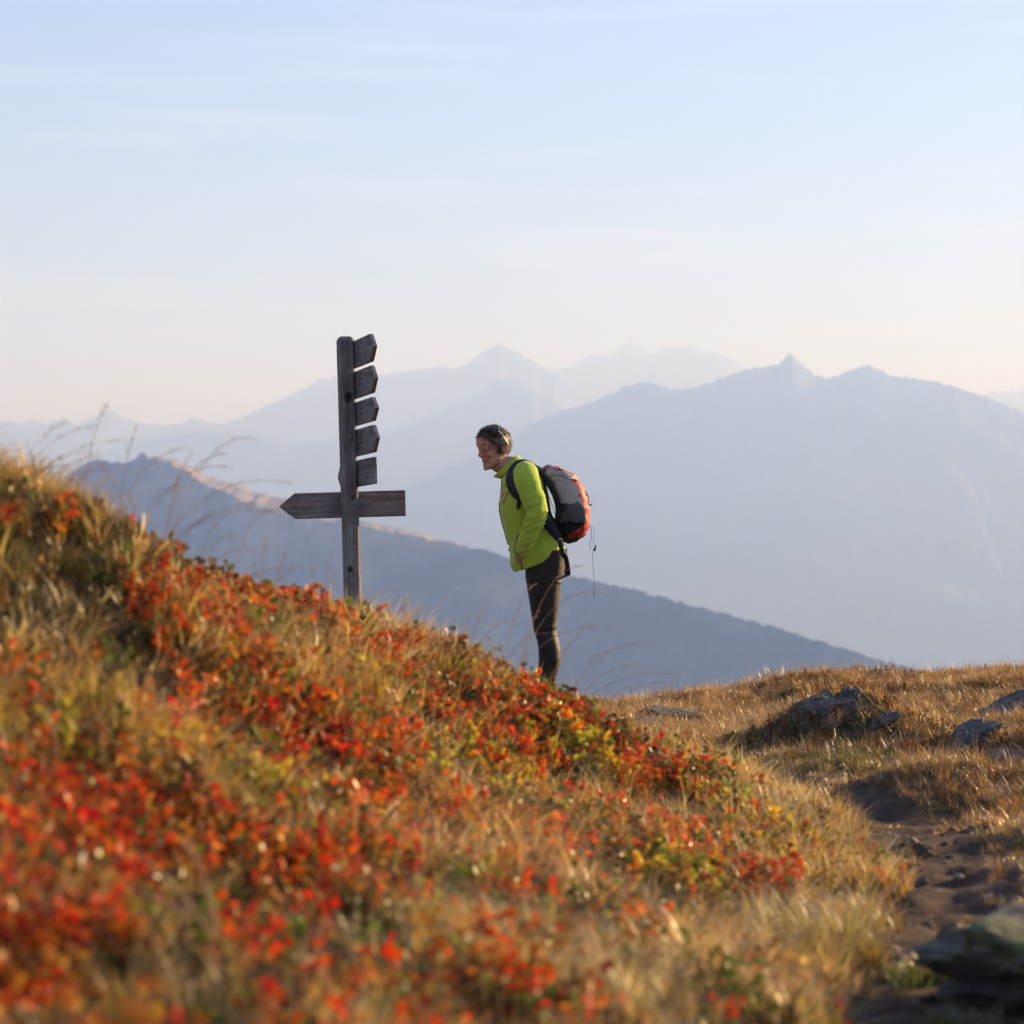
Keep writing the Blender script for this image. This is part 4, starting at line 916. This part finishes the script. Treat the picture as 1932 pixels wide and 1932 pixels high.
# sunglasses pushed up on the head
sg = thing('sunglasses', 'dark sunglasses with pale temple arms pushed up on the hiker\'s hair', 'sunglasses', tuple(H((.03, 0, .11))))
pale = MT('pale_temple_plastic', (.62, .64, .68), .3).m; dark_l = MT('dark_lens', (.01, .02, .05), .08).m
def sgl(name, vf, mat): return link(name, recenter(mesh_np(name, vf[0], faces=vf[1]), tuple(H((.03, 0, .11)))), mat, sg)
for s in (-1, 1):
    P = np.array([H(p) for p in ((.004, s * .074, .096), (-.010, s * .082, .076), (-.022, s * .086, .048), (-.036, s * .085, .024), (-.042, s * .082, .012))])
    sgl('temple_arm', ribbon(catmull(P, 4), np.tile(lf * s, (17, 1)), .0075, .003), pale)
    rings = []
    for a in range(7):
        t = a / 6; yy = s * (.010 + t * .058); xx = .038 - .034 * t ** 2; zz = .1120 - .015 * t ** 2
        rings.append(np.array([H((xx - .018, yy, zz + .014)), H((xx + .010, yy, zz - .006)), H((xx + .012, yy, zz - .003)), H((xx - .016, yy, zz + .017))]))
    sgl('lens', rings_mesh(rings), dark_l)
sgl('bridge', tube([H((.042, -.012, .114)), H((.044, 0, .115)), H((.042, .012, .114))], .0025, 6, 3), pale)

# ------------------------------------------------------------------ backpack
BPR = tuple(K(1400, 1300, 0)); 
bp = thing('backpack', 'grey and red hiking backpack with black straps worn on the hiker\'s back', 'backpack', BPR)
def bl(name, vf, mat, smooth=True, parent=None):
    me = vf if isinstance(vf, bpy.types.Mesh) else mesh_np(name, vf[0], faces=vf[1], smooth=smooth)
    return link(name, recenter(me, BPR), mat, parent or bp)
grey = fabric('grey_nylon', (.43, .36, .34), .6, .2, 40, .25, spec=.4); dgrey = fabric('dark_mesh_pocket', (.11, .10, .11), .75, .3, 60, .5)
redf = fabric('red_nylon', (.46, .030, .030), .6, .2, 40, .25, spec=.4); blk = fabric('black_nylon', (.014, .013, .016), .65, .2, 40, .3)
def bag(F_, B_, w, n=40, p=3.2): return ring(K(*F_), K(*B_), w, n, p)
BAG = [((1330, 1690), (1440, 1718), .06), ((1285, 1650), (1560, 1660), .105), ((1262, 1560), (1640, 1560), .128), ((1255, 1450), (1666, 1440), .138), ((1262, 1330), (1664, 1320), .142), ((1255, 1220), (1650, 1190), .142),
       ((1205, 1090), (1612, 1060), .138), ((1150, 970), (1560, 960), .132), ((1095, 870), (1515, 900), .124), ((1062, 800), (1500, 850), .112), ((1060, 745), (1420, 812), .09), ((1110, 712), (1290, 750), .05)]
RB = interp_rings([bag(*b) for b in BAG], 6)
bv, bf = rings_mesh(RB); n_ = 40
bmz = mesh_np('bag', bv, faces=bf); V = grab(bmz).astype(float); N = normals(bmz).astype(float)
bx, bz = (V[:, 0] + .268) / .0004003, (1.633 - V[:, 2]) / .0004003
V += N * ((ridged(bx / 95 + bz / 150, bz / 200 - bx / 260, octv=4, seed=51) - .55) * .013)[:, None]; bv = V
def faces_where(fn):
    out = []
    for f in bf:
        c = bv[list(f)].mean(0); zx, zy = (c[0] + .268) / .0004003, (1.633 - c[2]) / .0004003
        if fn(zx, zy, c[1] - DF): out.append(f)
    return out
def zone(zx, zy, y):
    # rear (red) panel: the outward face of the pack
    edge = np.interp(zy, [700, 820, 900, 1000, 1150, 1300, 1450, 1600, 1700], [1130, 1380, 1410, 1480, 1530, 1590, 1600, 1500, 1330])
    if zy > 1450 + (1600 - zx) * .55 and zx < 1620 and zy > 1600: return 'bottom_panel'
    if zx > edge + (18 if abs(y) > .08 else -60): return 'rear_panel'
    if zy < 860 + (zx - 1060) * .12 and zy < 900: return 'lid'
    if zy > 1450: return 'base'
    return 'side_panel'
def submesh(fs, off=0.0):
    used = sorted({i for f in fs for i in f}); mp = {i: k for k, i in enumerate(used)}
    return bv[used], [tuple(mp[i] for i in f) for f in fs]
for nm, mat in (('rear_panel', redf), ('lid', grey), ('base', blk), ('side_panel', grey), ('bottom_panel', blk)):
    fs = faces_where(lambda a, b, c: zone(a, b, c) == nm)
    if fs: bl(nm, submesh(fs), mat)
def patch(name, poly, mat, off, side=-1, thick=.004):
    """cloth panel lying on the flank of the bag, outline poly in the hiker's side elevation"""
    tree = BVHTree.FromPolygons([Vector(v) for v in bv], bf); bm = bmesh.new()
    vs = [bm.verts.new((K(a, b)[0], 0, K(a, b)[2])) for a, b in poly]; bm.faces.new(vs)
    bmesh.ops.triangulate(bm, faces=bm.faces)
    for _ in range(4): bmesh.ops.subdivide_edges(bm, edges=bm.edges, cuts=1)
    for v in bm.verts:
        r = tree.ray_cast(Vector((v.co.x, DF + side * 2, v.co.z)), Vector((0, -side, 0)))
        if r[0] is None: r = tree.find_nearest(Vector((v.co.x, DF + side * .1, v.co.z)))
        v.co = Vector((r[0].x, r[0].y, r[0].z)) + Vector((0, side * off, 0))
    r = bmesh.ops.extrude_face_region(bm, geom=list(bm.faces)); bmesh.ops.translate(bm, verts=[v for v in r['geom'] if isinstance(v, bmesh.types.BMVert)], vec=(0, -side * thick * 2, 0))
    bmesh.ops.recalc_face_normals(bm, faces=bm.faces); me = bpy.data.meshes.new(name); bm.to_mesh(me); bm.free()
    me.polygons.foreach_set('use_smooth', [True] * len(me.polygons)); return bl(name, me, mat)
for s in (-1, 1):
    patch('side_pocket', [(1265, 1215), (1400, 1222), (1470, 1225), (1500, 1180), (1560, 1230), (1605, 1290), (1612, 1400), (1590, 1455), (1480, 1462), (1255, 1425)], dgrey, .019, s)
    patch('lower_side_panel', [(1255, 1425), (1480, 1462), (1590, 1455), (1500, 1530), (1370, 1620), (1320, 1600), (1262, 1530)], blk, .004, s)
    patch('red_wing', [(1362, 1630), (1480, 1555), (1595, 1480), (1608, 1560), (1590, 1620), (1520, 1652), (1420, 1656)], redf, .005, s)
    patch('lid_fold', [(1065, 800), (1120, 700), (1180, 725), (1330, 800), (1500, 850), (1512, 925), (1400, 895), (1250, 850), (1100, 858)], grey, .007, s)
    patch('lid_trim', [(1015, 745), (1120, 688), (1140, 712), (1075, 760), (1062, 800)], redf, .009, s, .003)
patch('lid_top', [(1195, 718), (1260, 730), (1350, 792), (1290, 780), (1215, 770)], redf, .010, -1, .003)
# curved back frame with an air gap
fr = [(1010, 770), (1060, 860), (1085, 980), (1100, 1100), (1125, 1230), (1160, 1350), (1215, 1440), (1262, 1500)]
for s in (-1, 1):
    bl('back_frame', tube([K(a, b, s * .11) for a, b in fr], .0065, 8, 5), blk)
fr2 = [(1075, 860), (1150, 960), (1215, 1090), (1255, 1220), (1262, 1340), (1240, 1430)]
for s in (-1, 1):
    bl('frame_stay', tube([K(a, b, s * .125) for a, b in fr2], .011, 8, 5), blk)
bl('back_net', rings_mesh([np.array([K(a, b, -.10), K(a + 10, b, -.10), K(a + 10, b, .10), K(a, b, .10)]) for a, b in fr]), blk)
bl('edge_piping', tube([K(a, b, -.118) for a, b in ((1100, 1010), (1150, 1150), (1200, 1280), (1228, 1400))], .0022, 6, 4), fabric('yellow_piping', (.40, .42, .03), .7))
# shoulder straps
for s in (-1, 1):
    G = [K(760, 1165, s * .155), K(700, 1085, s * .155), (K(655, 1000, s * .150)), K(640, 900, s * .135), K(665, 800, s * .122), K(720, 725, s * .112), K(790, 690, s * .108), K(870, 700, s * .108), K(960, 750, s * .108), K(1030, 810, s * .105)]
    P = catmull(G, 5); q = []
    for p in P:
        r = bt.find_nearest(Vector(p)); n = r[1]
        if (Vector(p) - Vector(K(850, 1200, 0))).dot(n) < 0: n = -n
        p = np.array(p, float); h = BJ.ray_cast(Vector((p[0], DF + s * 2, p[2])), Vector((0, -s, 0)))
        if h[0] is not None and abs(h[0].y - DF) + .004 > abs(p[1] - DF) and p[0] < K(745, 0)[0]: p[1] = h[0].y + s * .006
        q.append((p, np.array(n)))
    pos = np.array([a for a, _ in q]); nr = np.array([b for _, b in q]); nr[:, 1] = s * np.abs(nr[:, 1]) ; nr[:, 1] += s * .25
    for _ in range(4): nr[1:-1] = (nr[:-2] + nr[1:-1] * 2 + nr[2:]) / 4
    nr /= np.linalg.norm(nr, axis=1)[:, None]
    tp = np.interp(np.linspace(0, 1, len(pos)), [0, .12, .3, 1], [.5, .85, 1, 1]); stp = bl('shoulder_strap', ribbon(pos, nr, .050, .012, tp), purple)
    bl('buckle', ellipsoid(K(757, 1185, s * .170), (.009, .006, .012), 10, 8), blk)
    bl('strap_webbing', ribbon(catmull([K(757, 1160, s * .168), K(755, 1220, s * .173), K(748, 1285, s * .174)], 4), np.tile([0, float(s), 0], (9, 1)), .020, .003), black)
    # hip fin and hanging belt
    F1 = catmull([K(1085, 1395, s * .165), K(1130, 1470, s * .175), K(1190, 1560, s * .185), K(1270, 1665, s * .188)], 4)
    bl('hip_fin', ribbon(F1, np.tile([0, float(s), 0], (len(F1), 1)), .055, .012, np.interp(np.linspace(0, 1, len(F1)), [0, .4, 1], [.45, 1.1, .7])), fabric('navy_hip_fin', (.012, .015, .03), .7))
    F2 = catmull([K(1265, 1660, s * .19), K(1290, 1760, s * .20), K(1320, 1880, s * .20), K2(1262, 200, s * .20), K2(1290, 330, s * .185), K2(1296, 415, s * .18)], 4)
    bl('belt_webbing', ribbon(F2, np.tile([0, float(s), 0], (len(F2), 1)), .024, .003), black)
    bl('belt_buckle', ellipsoid(K(1278, 1668, s * .194), (.012, .005, .006), 10, 8), MT('grey_plastic', (.25, .25, .27), .4).m)
    bl('loose_strap', tube([K2(1130, 475, s * .13), K2(1200, 462, s * .16), K2(1260, 438, s * .18), K2(1318, 415, s * .182)], .0035, 6, 4), black)
    bl('load_lifter', tube([K(880, 700, s * .108), K(990, 735, s * .1), K(1070, 770, s * .095)], .003, 6, 4), black)
# pale shirt tail that shows below the jacket at the back
st = rings_mesh([np.array([K2(1215, 150, -.12), K2(1288, 110, -.09), K2(1296, 90, .0), K2(1288, 110, .09), K2(1215, 150, .12), K2(1235, 150, 0)]),
                 np.array([K2(1195, 290, -.12), K2(1280, 270, -.09), K2(1292, 260, .0), K2(1280, 270, .09), K2(1195, 290, .12), K2(1220, 290, 0)]),
                 np.array([K2(1180, 440, -.11), K2(1238, 420, -.08), K2(1248, 410, .0), K2(1238, 420, .08), K2(1180, 440, .11), K2(1210, 440, 0)])])
add('shirt_tail', st, fabric('grey_shirt', (.16, .15, .15), .85))
# elastic cord net, side cord and hanging drawcords
for y_ in (-.05, .05):
    bl('elastic_cord', tube([K(1480, 990, y_), K(1560, 1040, y_), K(1600, 1110, y_), K(1570, 1150, y_ * .5), K(1600, 1190, y_), K(1650, 1225, y_)], .0022, 6, 5), blk)
    bl('elastic_cord', tube([K(1565, 1010, y_ * 1.4), K(1625, 1075, y_), K(1655, 1150, y_), K(1648, 1215, y_), K(1700, 1224, y_)], .0020, 6, 5), blk)
bl('elastic_cord', tube([K(1515, 1165, -.13), K(1560, 1180, -.12), K(1610, 1200, -.08), K(1660, 1220, -.03)], .0032, 6, 4), blk)
bl('elastic_cord', tube([K(1330, 1215, -.148), K(1420, 1228, -.150), K(1480, 1215, -.148), K(1520, 1170, -.135)], .0030, 6, 4), blk)
bl('elastic_cord', tube([K(1610, 1270, -.09), K(1640, 1320, -.07), K(1625, 1370, -.09)], .0030, 6, 4), blk)
bl('drawcord', tube([K(1668, 1500, 0), K(1690, 1540, 0), K(1690, 1640, .0), K(1672, 1720, 0), K(1680, 1795, 0)], .0013, 5, 5), blk)
bl('drawcord', tube([K(1668, 1495, 0), K(1710, 1500, 0), K(1725, 1580, .0), K(1722, 1700, 0), K(1735, 1770, 0), K(1712, 1820, 0), K(1705, 1900, 0), K2(1600, 240, 0), K2(1612, 400, 0), K2(1622, 560, 0), K2(1618, 690, 0)], .0010, 5, 5), blk)
bl('cord_lock', ellipsoid(K(1742, 1775, 0), (.0045, .005, .014), 8, 6, axes=[(1, 0, .0), (0, 1, 0), (.25, 0, 1)]), blk)
bl('cord_lock', ellipsoid(K(1732, 1800, 0), (.007, .005, .008), 8, 6), blk)
bl('cord_lock', ellipsoid(K2(1616, 655, 0), (.004, .004, .005), 8, 6), blk)
